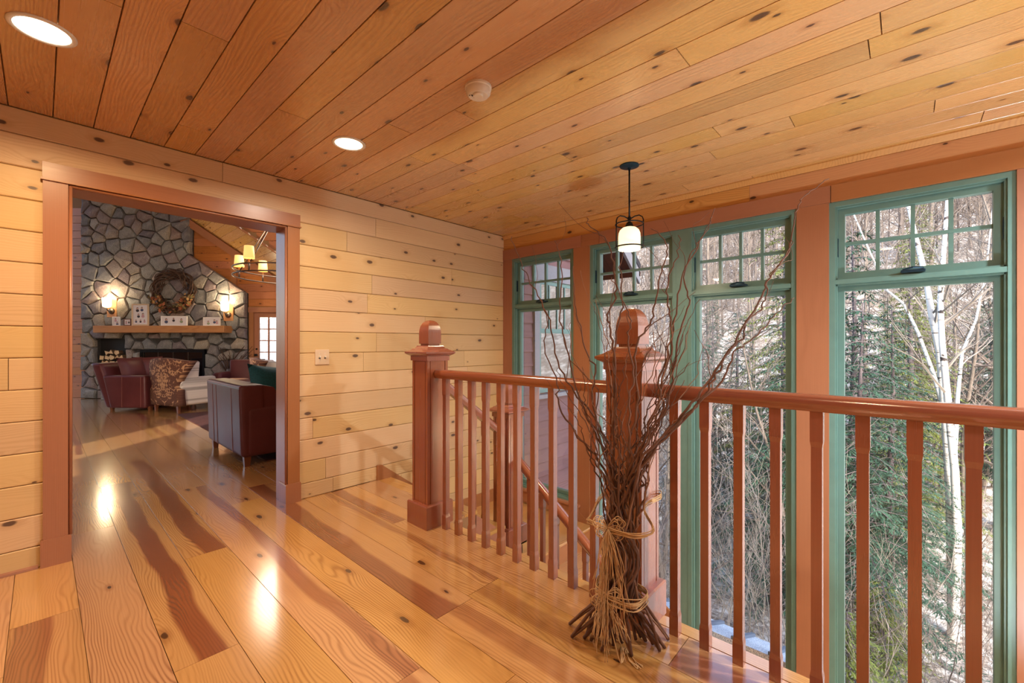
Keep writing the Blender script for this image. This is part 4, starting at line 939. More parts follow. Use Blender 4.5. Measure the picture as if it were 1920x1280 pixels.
while z < 4.0:
    xe = min(XC, (roofz(0) - 0.1 - (z + EXPO)) / RS)
    iv = [(0.0, xe)]
    if z + EXPO > WZ0 - 0.05 and z < WZ1 + 0.2: iv = sub(iv, WX0 - 0.1, WX1 + 0.1)
    for a, b in iv:
        if b - a < 0.05: continue
        o = MB().prism([(0.0, 0), (-0.022, 0), (-0.024, 0.006), (-0.006, EXPO + 0.02), (0.0, EXPO + 0.02)], (-(b - a) / 2, 0, 0), (b - a, 0, 0), (0, 1, 0), (0, 0, 1)).build('clapboard', M['siding'], wing, loc=((a + b) / 2, 0.02, z))
    z += EXPO
MB().box(XC - 0.09, -0.012, -5.5, XC + 0.02, 0.1, roofz(XC) - 0.06).build('corner_board', M['trimg'], wing)
wf = MB(); 
wf.box(WX0 - 0.10, -0.03, WZ0 - 0.05, WX0, 0.03, WZ1); wf.box(WX1, -0.03, WZ0 - 0.05, WX1 + 0.10, 0.03, WZ1); wf.box(WX0 - 0.12, -0.036, WZ1, WX1 + 0.12, 0.03, WZ1 + 0.21); wf.box(WX0 - 0.13, -0.06, WZ0 - 0.10, WX1 + 0.13, 0.03, WZ0 - 0.05)
wo = wf.build('window_trim', M['trimg'], wing)
ws = MB(); zm = 1.44
def fr_xz(mb, x0, x1, z0, z1, w, y0, y1):
    mb.box(x0, y0, z0, x0 + w, y1, z1); mb.box(x1 - w, y0, z0, x1, y1, z1); mb.box(x0 + w, y0, z1 - w, x1 - w, y1, z1); mb.box(x0 + w, y0, z0, x1 - w, y1, z0 + w)
fr_xz(ws, WX0, WX1, WZ0 - 0.03, zm + 0.02, 0.05, -0.008, 0.02); fr_xz(ws, WX0, WX1, zm - 0.02, WZ1, 0.05, -0.014, 0.014)
sash = ws.build('window_sash', M['green'], wing)
for i in range(1, 4): MB().box(WX0 + 0.05 + 0.70 * i / 4 - 0.009, -0.013, zm + 0.03, WX0 + 0.05 + 0.70 * i / 4 + 0.009, 0.01, WZ1 - 0.05).build('muntin', M['green'], sash)
MB().box(WX0 + 0.05, -0.012, 1.765, WX1 - 0.05, 0.01, 1.783).build('muntin', M['green'], sash)
g = G('dark_room_glass'); b = g.bsdf(s2l((24, 26, 26)), 0.03, Specular_IOR_Level=1.0, IOR=2.2); M['mirrorglass'] = g.m
MB().box(WX0 + 0.045, -0.002, WZ0, WX1 - 0.045, 0.004, WZ1 - 0.045).build('pane', M['mirrorglass'], sash)
# roof slab with boarded underside
yA, yB = -0.50, 3.4
mb = MB(); mb.prism([(-0.02, roofz(-0.02)), (XEV + 0.02, roofz(XEV + 0.02)), (XEV + 0.02, roofz(XEV + 0.02) + 0.10), (-0.02, roofz(-0.02) + 0.10)], (0, yA - 0.03, 0), (0, yB - yA, 0), (1, 0, 0), (0, 0, 1)); mb.build('roof', M['shingle'], wing)
sl = Vector((1, 0, -RS)).normalized(); nn = Vector((-RS, 0, -1)).normalized(); L = (XEV + 0.02) * sqrt(1 + RS * RS)
for i in range(5):
    yy = yA + 0.02 + 0.105 * (i + 0.5); p0 = Vector((XEV / 2, yy, roofz(XEV / 2) - 0.002))
    plank(wing, p0, sl, nn, L, 0.105, M['soffit'], T=0.0, ch=0.0, name='soffit_board')
mb = MB(); mb.prism([(-0.02, roofz(-0.02) - 0.20), (XEV + 0.02, roofz(XEV + 0.02) - 0.20), (XEV + 0.02, roofz(XEV + 0.02) + 0.02), (-0.02, roofz(-0.02) + 0.02)], (0, yA - 0.02, 0), (0, 0.04, 0), (1, 0, 0), (0, 0, 1)); mb.build('barge_board', M['trimg'], wing)
MB().box(XEV - 0.01, yA - 0.02, ZEV - 0.10, XEV + 0.03, yB - 0.5, ZEV + 0.02).build('eave_fascia', M['soffit'], wing)

# porch roof below the middle windows
g = G('snow_dusted_metal'); tc = g.n('TexCoord').outputs['Object']; n = g.noise(tc, 90, 3, 0.7); n2 = g.noise(tc, 2.0, 2)
col = g.mix(g.sm(n, 0.42, 0.58), s2l((146, 162, 182)), s2l((226, 232, 238))); g.bsdf(col, 0.5, Metallic=0.0, bump=n, bstr=0.15); M['roofm'] = g.m
pr = thing('porch_roof', 'snow dusted standing seam porch roof below the middle windows', 'roof', (WX + 0.17, 0.5, -1.27))
SLP, RL = 0.45, 0.66
MB().prism([(0, 0), (RL, -SLP * RL), (RL, -SLP * RL - 0.06), (0, -0.06)], (0, 0, 0), (0, 2.95, 0), (1, 0, 0), (0, 0, 1)).build('roof_panel', M['roofm'], pr)
M['seam'] = plain('blue_grey_metal_seam', (92, 108, 126), 0.45)
for i in range(11): MB().prism([(0, 0), (RL + 0.01, -SLP * (RL + 0.01)), (RL + 0.01, -SLP * (RL + 0.01) + 0.03), (0, 0.03)], (0, 0.02 + 0.28 * i, 0), (0, 0.035, 0), (1, 0, 0), (0, 0, 1)).build('standing_seam', M['seam'], pr)
MB().box(RL - 0.02, 0, -SLP * RL - 0.16, RL, 2.95, -SLP * RL - 0.02).build('fascia', M['trimg'], pr)

# =================================================================== hillside and woods
def gz(x, y):
    d = x - 4.0
    if d < 11: b = -4.6 - 0.17 * max(d, 0)
    else:
        s = d - 11; b = -6.47 + 0.16 * s + 0.0040 * s * s if s < 70 else -6.47 + 11.2 + 19.6 + 0.62 * (s - 70)
    n = mnoise.noise(Vector((x * 0.06, y * 0.06, 0))) * min(2.4, 0.05 * max(d, 0)) + mnoise.noise(Vector((x * 0.35, y * 0.35, 3))) * 0.22
    return b + n + 0.02 * y * min(1.0, max(d, 0) / 30)
vs = []; fs = []; xs = [4.0 + 1.0 * i for i in range(20)] + [24 + 3 * i for i in range(48)]; ys = [-70 + 2.5 * i for i in range(97)]
for x in xs:
    for y in ys: vs.append((x, y, gz(x, y)))
for i in range(len(xs) - 1):
    for j in range(len(ys) - 1): q = i * len(ys) + j; fs.append((q, q + len(ys), q + len(ys) + 1, q + 1))
g = G('leaf_litter_and_snow'); tc = g.n('TexCoord').outputs['Object']
n1 = g.noise(tc, 0.35, 5, 0.65); n2 = g.noise(tc, 6.0, 4, 0.7); n3 = g.noise(g.vmath('MULTIPLY', tc, (1.0, 1.0, 0.25)), 1.4, 5, 0.7)
col = g.mix(g.sm(n2, 0.3, 0.7), s2l((86, 74, 64)), s2l((186, 174, 162))); col = g.mix(g.math('MULTIPLY', g.sm(n3, 0.48, 0.60), 0.8), col, s2l((228, 222, 214))); col = g.mix(g.math('MULTIPLY', g.sm(n1, 0.56, 0.66), 0.5), col, s2l((120, 104, 84)))
g.bsdf(col, 0.95, bump=n2, bstr=0.5, bdist=0.2); M['ground'] = g.m
me_mb = MB(); me_mb.v = vs; me_mb.f = fs
hill = me_mb.build('hillside', M['ground'], smooth=True); tag(hill, 'leaf strewn hillside with snow patches rising behind the trees', kind='structure')

M['barkgrey'] = plain('grey_bark', (112, 102, 94), 0.9, var=0.28, nscale=9)
M['barkdark'] = plain('dark_hemlock_bark', (96, 88, 92), 0.95, var=0.4, nscale=30, bump=0.4)
M['twigs'] = plain('bare_twigs', (106, 96, 90), 0.9, var=0.25, nscale=3)
M['twigsl'] = plain('pale_bare_twigs', (134, 126, 118), 0.9, var=0.15, nscale=3)
M['needles'] = plain('hemlock_needles', (46, 74, 58), 0.8, var=0.45, nscale=1.6)  # bluish tone of the shaded lower slope put into the needle colour
M['needlesy'] = plain('sun_tinted_hemlock_needles', (94, 104, 46), 0.8, var=0.4, nscale=1.6)  # same needles with sunlit yellow green put into the colour
g = G('birch_bark'); tc = g.n('TexCoord').outputs['Object']; n = g.noise(g.vmath('MULTIPLY', tc, (2.5, 2.5, 16)), 1.0, 3, 0.6); n2 = g.noise(g.vmath('MULTIPLY', tc, (3, 3, 5)), 1.0, 2, 0.6)
col = g.mix(g.sm(n, 0.58, 0.66), s2l((236, 230, 222)), s2l((70, 62, 60))); col = g.mix(g.sm(n2, 0.64, 0.70), col, s2l((60, 52, 52))); g.bsdf(col, 0.7); M['birch'] = g.m

def branchy(mb, p, d, L, r, lev, rr, nseg=4, sides=4, spread=0.6, kids=4, upw=0.25):
    pts = [p.copy()]; dd = d.normalized(); rad = [r]
    for i in range(nseg):
        dd = (dd + Vector((rr.gauss(0, 0.16), rr.gauss(0, 0.16), rr.gauss(0, 0.12) + upw * 0.12))).normalized()
        pts.append(pts[-1] + dd * (L / nseg)); rad.append(max(0.0035, r * (1 - 0.75 * (i + 1) / nseg)))
    mb.tube(pts, rad, sides, cap=False)
    if lev > 0:
        for k in range(kids):
            f = rr.uniform(0.25, 1.0) * nseg; i = min(int(f), nseg - 1); q = pts[i].lerp(pts[i + 1], f - i)
            nd = (pts[i + 1] - pts[i]).normalized(); o = Vector((rr.gauss(0, 1), rr.gauss(0, 1), rr.gauss(0, 0.5))); o = (o - nd * o.dot(nd)).normalized()
            branchy(mb, q, nd * (1 - spread) + o * spread + Vector((0, 0, upw)), L * rr.uniform(0.4, 0.65), max(0.0045, rad[i] * 0.55), lev - 1, rr, 3, 3, spread, max(2, kids - 1), upw)
    return pts, rad

def bare_tree_meshes(seed, h, r):
    rr = random.Random(seed); tr = MB(); br = MB(); p = Vector((0, 0, -0.3)); dd = Vector((rr.gauss(0, 0.05), rr.gauss(0, 0.05), 1)); pts = [p]; rad = [r]
    n = 9
    for i in range(n):
        dd = (dd + Vector((rr.gauss(0, 0.06), rr.gauss(0, 0.06), 0.05))).normalized(); pts.append(pts[-1] + dd * (h / n)); rad.append(r * (1 - 0.88 * (i + 1) / n))
    tr.tube(pts, rad, 7, cap=False)
    for i in range(2, n + 1):
        for k in range(3 if i < n else 2):
            a = rr.uniform(0, 6.28); L = h * rr.uniform(0.16, 0.30) * (1.25 - 0.08 * i)
            branchy(br, pts[i].lerp(pts[i - 1], rr.random()), Vector((cos(a) * 0.8, sin(a) * 0.8, rr.uniform(0.3, 1.0))), L, rad[i] * 0.5 + 0.006, 2, rr)
    return tr.mesh('trunk', M['barkgrey'], True), br.mesh('branches', M['twigs'])
def place_tree(tm, bm2, name, label, cat, group, x, y, s, rz, parts=('trunk', 'branches'), z=None):
    t = thing(name, label, cat, (x, y, gz(x, y) if z is None else z), rz, group); t.scale = (s, s, s * rr_t.uniform(0.9, 1.15))
    for me, nm in ((tm, parts[0]), (bm2, parts[1])): inst(me, nm, t)
    return t
rr_t = random.Random(77)
variants = [bare_tree_meshes(100 + i, 9.5 + 1.2 * (i % 3), 0.085 + 0.02 * (i % 3)) for i in range(6)]
def pix(px, t): return LW(ux(px, t), t)
cnt = 0
while cnt < 190:
    t_ = 9.5 + 75 * rr_t.random() ** 1.25; px = rr_t.uniform(930, 1960); q = pix(px, t_)
    if q.x < 9.0 or (q.y > 3.0 and q.x < 7.5): continue
    if 1560 < px < 1900 and t_ < 13: continue
    v = variants[rr_t.randrange(6)]
    wn = 'corner' if px < 1107 else 'pendant' if px < 1280 else 'middle' if px < 1520 else 'birch'
    lab_ = 'thin leafless tree %s, seen through the %s window' % (('close to the house', 'part way up the slope', 'high on the slope')[0 if t_ < 18 else 1 if t_ < 40 else 2], wn)
    grp_ = 'bare trees, %s window, %d' % (wn, 0 if t_ < 18 else 1 if t_ < 40 else 2)
    if t_ < 32: place_tree(v[0], v[1], 'bare_tree', lab_, 'tree', grp_, q.x, q.y, rr_t.uniform(0.65, 1.15), rr_t.uniform(0, 6.28))
    else: place_tree(v[0], v[1], 'bare_tree', lab_, 'tree', grp_, q.x, q.y, rr_t.uniform(0.8, 1.5), rr_t.uniform(0, 6.28))
    cnt += 1
# brush: nobody could count it
def brush_mesh(seed, n, w, h, thick, lean=0.25):
    rr = random.Random(seed); mb = MB()
    for k in range(n):
        x, y = rr.uniform(-w, w), rr.uniform(-w, w); hh = h * rr.uniform(0.5, 1.2); d = Vector((rr.gauss(0, lean), rr.gauss(0, lean), 1))
        branchy(mb, Vector((x, y, -0.2)), d, hh, thick * rr.uniform(0.6, 1.3), 2, rr, 4, 3, 0.5, 4, 0.3)
    return mb
for nm, lab, tx, spots, (n, w, h, th), mt in (
    ('undergrowth', 'tangle of bare saplings below the middle windows', 1, [(1250, 10), (1330, 9.5), (1400, 9), (1460, 9.5), (1520, 10.5), (1380, 13), (1300, 14)], (10, 1.4, 3.6, 0.014), 'twigsl'),
    ('undergrowth', 'tangle of bare brush below the birch', 2, [(1590, 8.5), (1650, 10), (1730, 9), (1800, 9), (1870, 8), (1760, 12), (1850, 13), (1900, 10)], (8, 1.4, 2.3, 0.011), 'twigs'),
    ('undergrowth', 'bare brush on the lower slope', 3, [(1000 + 55 * i, 17 + (i * 7) % 12) for i in range(18)], (9, 2.6, 3.5, 0.018), 'twigs')):
    mb = brush_mesh(40 + tx, n, w, h, th); big = MB()
    for i, (px, t_) in enumerate(spots):
        q = pix(px, t_); a = i * 1.7; ca, sa = cos(a), sin(a); z0 = gz(q.x, q.y)
        big.add([(q.x + ca * v[0] - sa * v[1], q.y + sa * v[0] + ca * v[1], z0 + v[2]) for v in mb.v], mb.f)
    tag(big.build(nm, M[mt]), lab, 'brush', kind='stuff')
# far woods on the hill as one mass
mini = []
for s_ in range(3):
    rr = random.Random(900 + s_); mb = MB(); mb.tube([(0, 0, -0.5), (rr.gauss(0, .2), rr.gauss(0, .2), 5), (rr.gauss(0, .4), rr.gauss(0, .4), 10)], [0.13, 0.10, 0.03], 3, cap=False)
    for k in range(16):
        z = rr.uniform(2.5, 9.5); a = rr.uniform(0, 6.28); L = rr.uniform(1.2, 2.8) * (1.15 - z / 14); e = (L * cos(a), L * sin(a), z + L * rr.uniform(0.5, 1.3))
        mb.tube([(0, 0, z), (e[0] * 0.6, e[1] * 0.6, z + (e[2] - z) * 0.45), e], [0.045, 0.032, 0.015], 3, cap=False)
        for m in range(2): mb.tube([(e[0] * 0.5, e[1] * 0.5, z + (e[2] - z) * 0.4), (e[0] * 0.8 + rr.uniform(-.8, .8), e[1] * 0.8 + rr.uniform(-.8, .8), e[2] + rr.uniform(-.3, .9))], [0.025, 0.012], 3, cap=False)
    mini.append(mb)
big = MB(); rr = random.Random(55)
for k in range(620):
    t_ = 38 + 75 * rr.random(); q = pix(rr.uniform(900, 1990), t_); m = mini[rr.randrange(3)]; a = rr.uniform(0, 6.28); ca, sa = cos(a), sin(a); s = rr.uniform(0.7, 1.25); z0 = gz(q.x, q.y)
    big.add([(q.x + s * (ca * v[0] - sa * v[1]), q.y + s * (sa * v[0] + ca * v[1]), z0 + s * v[2]) for v in m.v], m.f)
tag(big.build('distant_woods', M['twigs']), 'hazy bare woods covering the far hillside', 'woods', kind='stuff')

# hemlocks
def hemlock_meshes(seed, h, r, z0f=0.12, spread=0.25, mat='needles', dens=1.0):
    rr = random.Random(seed); tr = MB(); br = MB(); nd = MB()
    tr.tube([(0, 0, -0.4), (rr.gauss(0, .05), rr.gauss(0, .05), h * 0.35), (rr.gauss(0, .06), rr.gauss(0, .06), h * 0.7), (0, 0, h)], [r, r * 0.75, r * 0.4, 0.01], 8, cap=False)
    nb = int(h * 11 * dens)
    for k in range(nb):
        z = h * (z0f + (0.98 - z0f) * ((k + rr.random()) / nb)); a = k * 2.4 + rr.uniform(-0.5, 0.5); L = (spread * h * (1 - z / h) ** 0.85 + 0.25) * rr.uniform(0.65, 1.15); d = Vector((cos(a), sin(a), 0)); sd = Vector((-sin(a), cos(a), 0))
        P = [Vector((0, 0, z)) + d * (L * f) + Vector((0, 0, L * (0.22 * f - 0.50 * f * f))) for f in (0, 0.25, 0.5, 0.75, 1.0)]
        br.tube(P, [0.018, 0.014, 0.010, 0.007, 0.004], 3, cap=False)
        for f in [0.12 + 0.88 * i / max(5, int(L * 10)) for i in range(max(5, int(L * 10)) + 1)]:
            i = min(3, int(f * 4)); c = P[i].lerp(P[i + 1], f * 4 - i)
            for s in (-1, 1):
                tw = (sd * s * 0.9 + d * 0.7 + Vector((0, 0, rr.uniform(-0.45, 0.05)))).normalized(); TL = (0.13 + 0.34 * L * 0.4 * (1 - f * 0.75)) * rr.uniform(0.7, 1.2)
                m = max(3, int(TL / 0.045))
                for j in range(m):
                    p0 = c + tw * (TL * (j + 0.3) / m); bl = rr.uniform(0.10, 0.19); bd = (tw + Vector((rr.gauss(0, .5), rr.gauss(0, .5), rr.gauss(-0.25, .3)))).normalized(); bw = bd.cross(Vector((rr.gauss(0, .3), rr.gauss(0, .3), 1))).normalized() * 0.017
                    nd.add([p0, p0 + bd * bl * 0.5 + bw, p0 + bd * bl, p0 + bd * bl * 0.5 - bw], [(0, 1, 2), (0, 2, 3)])
    return tr.mesh('trunk', M['barkdark'], True), br.mesh('branches', M['barkdark']), nd.mesh('foliage', M[mat])
def hemlock(ms, label, px, t_, s, rz=0.0, group='hemlocks outside the windows', nm='hemlock'):
    q = pix(px, t_); t = thing(nm, label, 'tree', (q.x, q.y, gz(q.x, q.y)), rz, group); t.scale = (s, s, s)
    for me, n in zip(ms, ('trunk', 'branches', 'foliage')): inst(me, n, t)
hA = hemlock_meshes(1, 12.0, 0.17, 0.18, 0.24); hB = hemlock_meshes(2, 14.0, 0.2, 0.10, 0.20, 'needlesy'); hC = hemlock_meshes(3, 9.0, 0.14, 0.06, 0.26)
hemlock(hA, 'dark hemlock with a stout bluish trunk left of the birch', 1672, 11.5, 0.72, 0.4)
hemlock(hC, 'hemlock whose tip shows at the left of the last transom', 1597, 14.0, 1.25, 1.9)
hemlock(hB, 'tall yellow green hemlock at the right of the paired window', 1475, 15.5, 1.0, 0.9)
hemlock(hC, 'dark bushy hemlock low behind the railing by the fir post', 1440, 12.5, 0.75, 2.9)
hemlock(hC, 'small dark hemlock in the middle of the paired window', 1385, 20.0, 0.95, 0.2)
hemlock(hB, 'sunlit hemlock on the slope behind the birch', 1725, 24.0, 0.85, 2.2)
hemlock(hA, 'hemlock low on the slope right of the birch', 1835, 19.0, 0.62, 4.2)
hemlock(hC, 'far hemlock behind the left half of the paired window', 1335, 30.0, 0.8, 3.2)
hemlock(hC, 'dark spreading hemlock between the fir post and the stout hemlock', 1618, 11.0, 0.95, 5.1)
hemlock(hB, 'tall hemlock close behind the birch', 1706, 15.0, 0.80, 3.6)
hemlock(hA, 'hemlock at the right edge of the last window', 1880, 15.5, 0.80, 1.2)
hemlock(hA, 'dark hemlock filling the right of the paired window', 1492, 12.0, 0.85, 2.5)
hemlock(hC, 'hemlock low at the left of the paired window', 1318, 17.0, 0.85, 4.4)
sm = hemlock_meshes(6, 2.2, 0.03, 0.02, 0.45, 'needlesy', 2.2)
hemlock(sm, 'young green evergreen close below the last window', 1588, 7.9, 0.8, 1.0, 'young evergreens', 'young_evergreen')
hemlock(sm, 'young evergreen beside the foot of the stout hemlock', 1655, 9.6, 0.9, 2.0, 'young evergreens', 'young_evergreen')

# white birch with three stems, built where it stands
BT = 11.0
def bp(px, py, dt=0.0): t_ = BT + dt; return LW(ux(px, t_), t_, zy(py, t_))
bq = pix(1788, BT); bz = gz(bq.x, bq.y)
birch = thing('white_birch', 'white birch clump outside the last window', 'tree', (bq.x, bq.y, bz), 0)
def stem(pts, r0, r1, seed, name='stem', kids=9):
    P = [Vector(p) - Vector((bq.x, bq.y, bz)) for p in pts]; n = len(P)
    Q = []
    for i in range(n - 1):
        for k in range(3): f = k / 3; Q.append(P[i].lerp(P[i + 1], f))
    Q.append(P[-1]); R = [r0 + (r1 - r0) * i / (len(Q) - 1) for i in range(len(Q))]
    s = MB().tube(Q, R, 9).build(name, M['birch'], birch, smooth=True)
    rr = random.Random(seed); mb = MB()
    for k in range(kids):
        i = rr.randrange(len(Q) // 3, len(Q) - 1); a = rr.uniform(0, 6.28)
        branchy(mb, Q[i], Vector((cos(a), sin(a), rr.uniform(0.6, 1.4))), rr.uniform(1.0, 2.4), R[i] * 0.4 + 0.005, 2, rr, 4, 4, 0.5, 4, 0.35)
    mb.build('branches', M['twigsl'], birch)
base = (bq.x, bq.y, bz - 0.3)
stem([base, bp(1786, 1040), bp(1782, 917), bp(1773, 780), bp(1762, 660), bp(1747, 590), bp(1736, 520), bp(1716, 440, 0.2), bp(1700, 370, 0.4), bp(1686, 280, 0.6), bp(1670, 150, 0.8)], 0.12, 0.02, 1)
stem([base, bp(1795, 1000, -0.2), bp(1790, 880, -0.3), bp(1776, 740, -0.3), bp(1766, 640, -0.3), bp(1763, 560, -0.3), bp(1770, 470, -0.3), bp(1776, 380, -0.2), bp(1772, 260), bp(1780, 130)], 0.10, 0.018, 2)
stem([bp(1774, 780, 0.1), bp(1750, 700, 0.4), bp(1722, 625, 0.7), bp(1695, 570, 0.9), bp(1664, 545, 1.1), bp(1630, 470, 1.3), bp(1600, 400, 1.5)], 0.05, 0.015, 3, kids=5)
stem([bp(1790, 860, 0.4), bp(1796, 740, 0.6), bp(1804, 660, 0.8), bp(1830, 600, 1.0), bp(1850, 500, 1.2), bp(1862, 380, 1.4)], 0.05, 0.012, 4, kids=6)

# =================================================================== TWIG BUNDLE tied with raffia
def U(px, py, t_): return LW(ux(px, t_), t_, zy(py, t_))
tb = thing('twig_bundle', 'tall bundle of curly willow twigs leaning on the middle newel post', 'twig bundle', (1.64, 0.88, 0))
M['willow'] = plain('curly_willow', (98, 66, 49), 0.75, var=0.3, nscale=6)
M['willowl'] = plain('pale_willow', (138, 102, 78), 0.75, var=0.25, nscale=6)
OB = Vector((1.64, 0.88, 0)); br_ = random.Random(18)
def smooth(P, k=5):
    out = []
    for i in range(len(P) - 1):
        p0, p1, p2, p3 = P[max(i - 1, 0)], P[i], P[i + 1], P[min(i + 2, len(P) - 1)]
        for j in range(k):
            t_ = j / k; out.append(0.5 * ((2 * p1) + (p2 - p0) * t_ + (2 * p0 - 5 * p1 + 4 * p2 - p3) * t_ * t_ + (3 * p1 - p0 - 3 * p2 + p3) * t_ ** 3))
    return out + [P[-1]]
feet = [(1068, 1172), (1072, 1196), (1095, 1198), (1108, 1203), (1128, 1222), (1150, 1212), (1166, 1207), (1184, 1232), (1192, 1201), (1211, 1203), (1224, 1209), (1237, 1222), (1246, 1216), (1253, 1201), (1100, 1190), (1120, 1196), (1140, 1200), (1135, 1215), (1202, 1195), (1112, 1180)]
def foot(i):
    px, py = feet[i % len(feet)]; t_ = FPX * EYE / (py - 643); return LW(ux(px, t_), t_, 0.006)
heroes = [
 ([(1145, 850, 1.83), (1120, 790, 1.86), (1085, 745, 1.9), (1050, 690, 1.93), (1035, 620, 1.95), (1020, 575, 1.95), (992, 525, 1.97), (975, 490, 1.97), (958, 443, 1.98)]),
 ([(1140, 860, 1.84), (1110, 800, 1.86), (1085, 740, 1.88), (1062, 650, 1.9), (1048, 590, 1.9), (1054, 530, 1.9), (1050, 480, 1.92), (1041, 450, 1.92)]),
 ([(1130, 850, 1.82), (1112, 745, 1.86), (1118, 690, 1.86), (1102, 665, 1.88), (1085, 600, 1.9), (1078, 550, 1.9), (1074, 500, 1.9)]),
 ([(1150, 850, 1.78), (1152, 740, 1.76), (1150, 660, 1.74), (1143, 615, 1.74), (1140, 590, 1.74), (1155, 550, 1.75), (1150, 500, 1.76), (1142, 460, 1.77), (1128, 438, 1.78), (1104, 420, 1.8), (1103, 407, 1.8)]),
 ([(1160, 850, 1.76), (1152, 700, 1.75), (1157, 620, 1.74), (1166, 565, 1.73), (1164, 500, 1.73), (1168, 470, 1.73)]),
 ([(1178, 850, 1.74), (1196, 760, 1.72), (1190, 690, 1.71), (1196, 640, 1.7), (1222, 600, 1.7), (1229, 560, 1.7), (1240, 510, 1.7), (1252, 470, 1.7), (1244, 445, 1.7), (1222, 428, 1.72)]),
 ([(1195, 850, 1.72), (1232, 760, 1.7), (1246, 700, 1.7), (1260, 640, 1.7), (1254, 590, 1.72), (1252, 545, 1.72), (1262, 500, 1.72), (1274, 470, 1.73), (1273, 440, 1.74)]),
 ([(1205, 850, 1.70), (1250, 755, 1.7), (1262, 690, 1.7), (1275, 620, 1.72), (1292, 570, 1.74), (1284, 530, 1.74), (1294, 480, 1.75), (1320, 440, 1.76), (1340, 390, 1.78)]),
 ([(1215, 850, 1.70), (1270, 790, 1.68), (1305, 745, 1.66), (1340, 695, 1.66), (1382, 632, 1.66), (1418, 572, 1.68), (1434, 540, 1.7), (1452, 508, 1.7), (1480, 470, 1.72), (1489, 420, 1.74), (1497, 385, 1.75), (1520, 358, 1.76), (1553, 335, 1.78)]),
 ([(1220, 850, 1.70), (1280, 790, 1.66), (1320, 745, 1.64), (1352, 715, 1.64), (1375, 665, 1.64), (1406, 640, 1.64), (1442, 605, 1.66), (1462, 580, 1.66), (1488, 558, 1.68)]),
 ([(1200, 870, 1.70), (1265, 800, 1.67), (1312, 752, 1.66), (1345, 702, 1.66), (1358, 668, 1.67), (1392, 634, 1.68), (1400, 602, 1.68), (1424, 582, 1.70), (1436, 556, 1.70), (1442, 520, 1.7), (1466, 490, 1.7), (1488, 450, 1.7)]),
 ([(1190, 870, 1.72), (1240, 780, 1.7), (1238, 720, 1.7), (1254, 650, 1.71), (1270, 575, 1.72), (1278, 520, 1.73), (1304, 470, 1.74), (1318, 440, 1.75), (1336, 405, 1.76)]),
 ([(1135, 880, 1.84), (1085, 820, 1.88), (1050, 765, 1.9), (1045, 720, 1.9), (1022, 650, 1.92), (1026, 600, 1.92), (1012, 560, 1.93)]),
 ([(1185, 860, 1.73), (1178, 760, 1.70), (1190, 700, 1.7), (1176, 640, 1.7), (1182, 600, 1.69), (1166, 560, 1.69), (1145, 520, 1.70)]),
]
allb = []
def tie(i, zc, rad):
    a = 2.399 * i; rr = rad * sqrt((i % 17 + 0.5) / 17); return OB + Vector((rr * cos(a) * 0.8, rr * sin(a) * 1.15, zc))
def mkbranch(i, upper, r0, mat):
    f = foot(i); f = Vector((min(f.x, 1.755) if f.y > 0.82 else f.x, f.y, f.z)); P = [f, f.lerp(tie(i, 0.24, 0.075), 0.55) + Vector((br_.uniform(-.02, .01), br_.uniform(-.02, .02), 0.02)), tie(i, 0.24, 0.07), tie(i + 3, 0.40, 0.075), tie(i, 0.54, 0.07)] + upper
    P = smooth([Vector(p) for p in P], 5); n = len(P)
    P = [p + Vector((br_.gauss(0, 1), br_.gauss(0, 1), br_.gauss(0, 0.4))) * 0.004 * min(1, k / 12) if k else p for k, p in enumerate(P)]
    R = [r0 * (1 - 0.78 * k / (n - 1)) for k in range(n)]
    MB().tube([p - OB for p in P], R, 5).build('twig', mat, tb, smooth=True)
    # thin side shoots
    for s in range(br_.choice((0, 1, 1, 2))):
        k = br_.randrange(n // 2, n - 2); d = (P[k + 1] - P[k]).normalized(); q = [P[k]]; dd = d + Vector((br_.gauss(0, .35), br_.gauss(0, .35), 0.2))
        for j in range(5): dd = (dd.normalized() + Vector((br_.gauss(0, .35), br_.gauss(0, .35), br_.gauss(0.1, .25)))).normalized(); q.append(q[-1] + dd * 0.055)
        q = smooth(q, 3); MB().tube([p - OB for p in q], [max(0.0009, R[k] * 0.6 * (1 - 0.8 * j / (len(q) - 1))) for j in range(len(q))], 4).build('shoot', mat, tb, smooth=True)
for i, up_ in enumerate(heroes): mkbranch(i, [U(*q) for q in up_], 0.0075, M['willow'])
for i in range(14, 46):
    tpx = br_.choice((br_.uniform(1035, 1120), br_.uniform(1090, 1200), br_.uniform(1220, 1300), br_.uniform(1240, 1330))); tpy = br_.uniform(560, 800); t0 = 1.85 if tpx < 1130 else (1.73 if tpx < 1215 else 1.69)
    P0 = tie(i, 0.6, 0.08); P1 = U(tpx, tpy, t0); up_ = []
    for k in range(1, 7):
        f = k / 6; e = P0.lerp(P1, f ** 1.05); side = RT * br_.gauss(0, 0.022) + AX * br_.gauss(0, 0.012); up_.append(e + side * (1 if k < 6 else 0.3))
    mkbranch(i, up_, br_.uniform(0.0045, 0.0065), M['willow'] if i % 3 else M['willowl'])

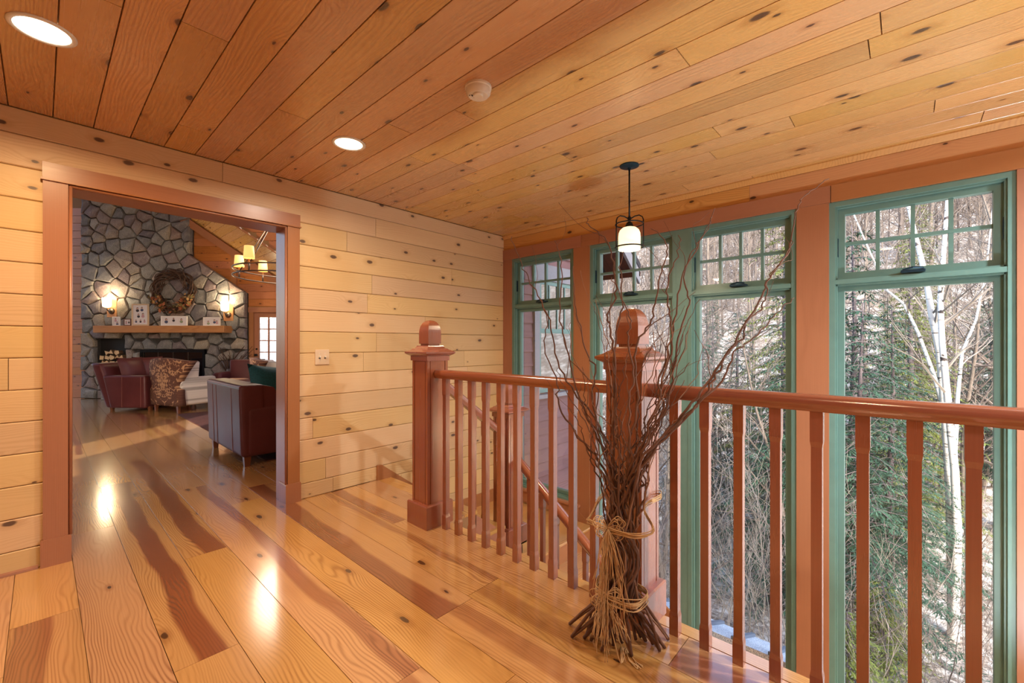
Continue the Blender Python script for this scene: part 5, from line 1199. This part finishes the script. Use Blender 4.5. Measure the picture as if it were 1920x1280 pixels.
# raffia
M['raffia'] = plain('straw_raffia', (186, 146, 98), 0.85, var=0.18, nscale=14)
def strand(mb, pts, w=0.0035):
    P = smooth([Vector(p) for p in pts], 4); mb.tube(P, [w] * len(P), 4)
for idx, (zc, lab, big_) in enumerate(((0.545, 'upper straw raffia bow tied round the twigs and the newel post', True), (0.245, 'lower straw raffia band tied round the twigs with hanging tails', False))):
    t = thing('raffia_tie', lab, 'raffia tie', (1.64, 0.88, zc), 0, 'raffia ties on the twig bundle'); rf = random.Random(60 + idx)
    # loops round bundle (and newel for the upper one)
    loopc = ([(-0.10, 0.10), (-0.115, 0.0), (-0.10, -0.11), (0.0, -0.14)] if big_ else [(-0.07, 0.08), (-0.09, 0.0), (-0.07, -0.09), (0.0, -0.105)]) + ([(0.15, -0.028), (0.345, -0.022), (0.348, 0.175), (0.15, 0.178)] if big_ else [(0.05, -0.085), (0.07, 0.0), (0.05, 0.085)]) + [(0.0, 0.135 if big_ else 0.105)]
    mb = MB()
    for k in range(7 if big_ else 11):
        dz = rf.uniform(-0.012, 0.012) if big_ else rf.uniform(-0.03, 0.03); pts = [(x * (1 + rf.uniform(-.03, .05)), y * (1 + rf.uniform(-.03, .05)), dz + rf.uniform(-0.008, 0.008) + (0.02 * (x > 0.1) if big_ else 0)) for x, y in loopc]
        strand(mb, pts + [pts[0]], 0.0022)
    o = mb.build('band', M['raffia'], t, smooth=True); o['kind'] = 'stuff'
    kn = Vector((-0.115 if big_ else -0.09, 0.0 if big_ else 0.03, 0.0)); fw = -AX
    mb = MB()
    for k in range(18):
        s = 1 if k % 2 else -1; L = rf.uniform(0.03, 0.065); dz = rf.uniform(-0.02, 0.04)
        strand(mb, [kn, kn + RT * s * L * 0.6 + fw * 0.02 + Vector((0, 0, dz + 0.015)), kn + RT * s * L + fw * rf.uniform(0.01, 0.04) + Vector((0, 0, dz)), kn + RT * s * L * 0.6 + fw * 0.02 + Vector((0, 0, dz - 0.03)), kn], 0.0017)
    o = mb.build('bow', M['raffia'], t, smooth=True); o['kind'] = 'stuff'
    mb = MB()
    for k in range(34 if big_ else 30):
        L = rf.uniform(0.12, 0.42) if big_ else rf.uniform(0.10, 0.235); L = min(L, zc - 0.012); sx = rf.uniform(-0.07, 0.09); q = [kn + fw * 0.015]
        for j in range(1, 6): f = j / 5; q.append(kn + RT * (sx * f ** 0.7 + rf.uniform(-.006, .006)) + fw * (0.02 + 0.03 * f + rf.uniform(-.006, .006)) + Vector((0, 0, -L * f)))
        strand(mb, q, 0.0016)
    if not big_:
        for k in range(7):      # long tails trailing on the floor
            e = [kn + fw * 0.02, kn + fw * 0.05 + Vector((0, 0, -0.1)) + RT * 0.02, kn + fw * 0.075 + Vector((0, 0, -zc + 0.03)) + RT * 0.05]
            for (px, py) in ((1170, 1215), (1185, 1240), (1200, 1256 - 3 * k % 9)): tt = FPX * EYE / (py - 643); e.append(LW(ux(px + rf.uniform(-6, 6), tt), tt, 0.005) - Vector((1.64, 0.88, zc)))
            strand(mb, e, 0.002)
    o = mb.build('tails', M['raffia'], t, smooth=True); o['kind'] = 'stuff'
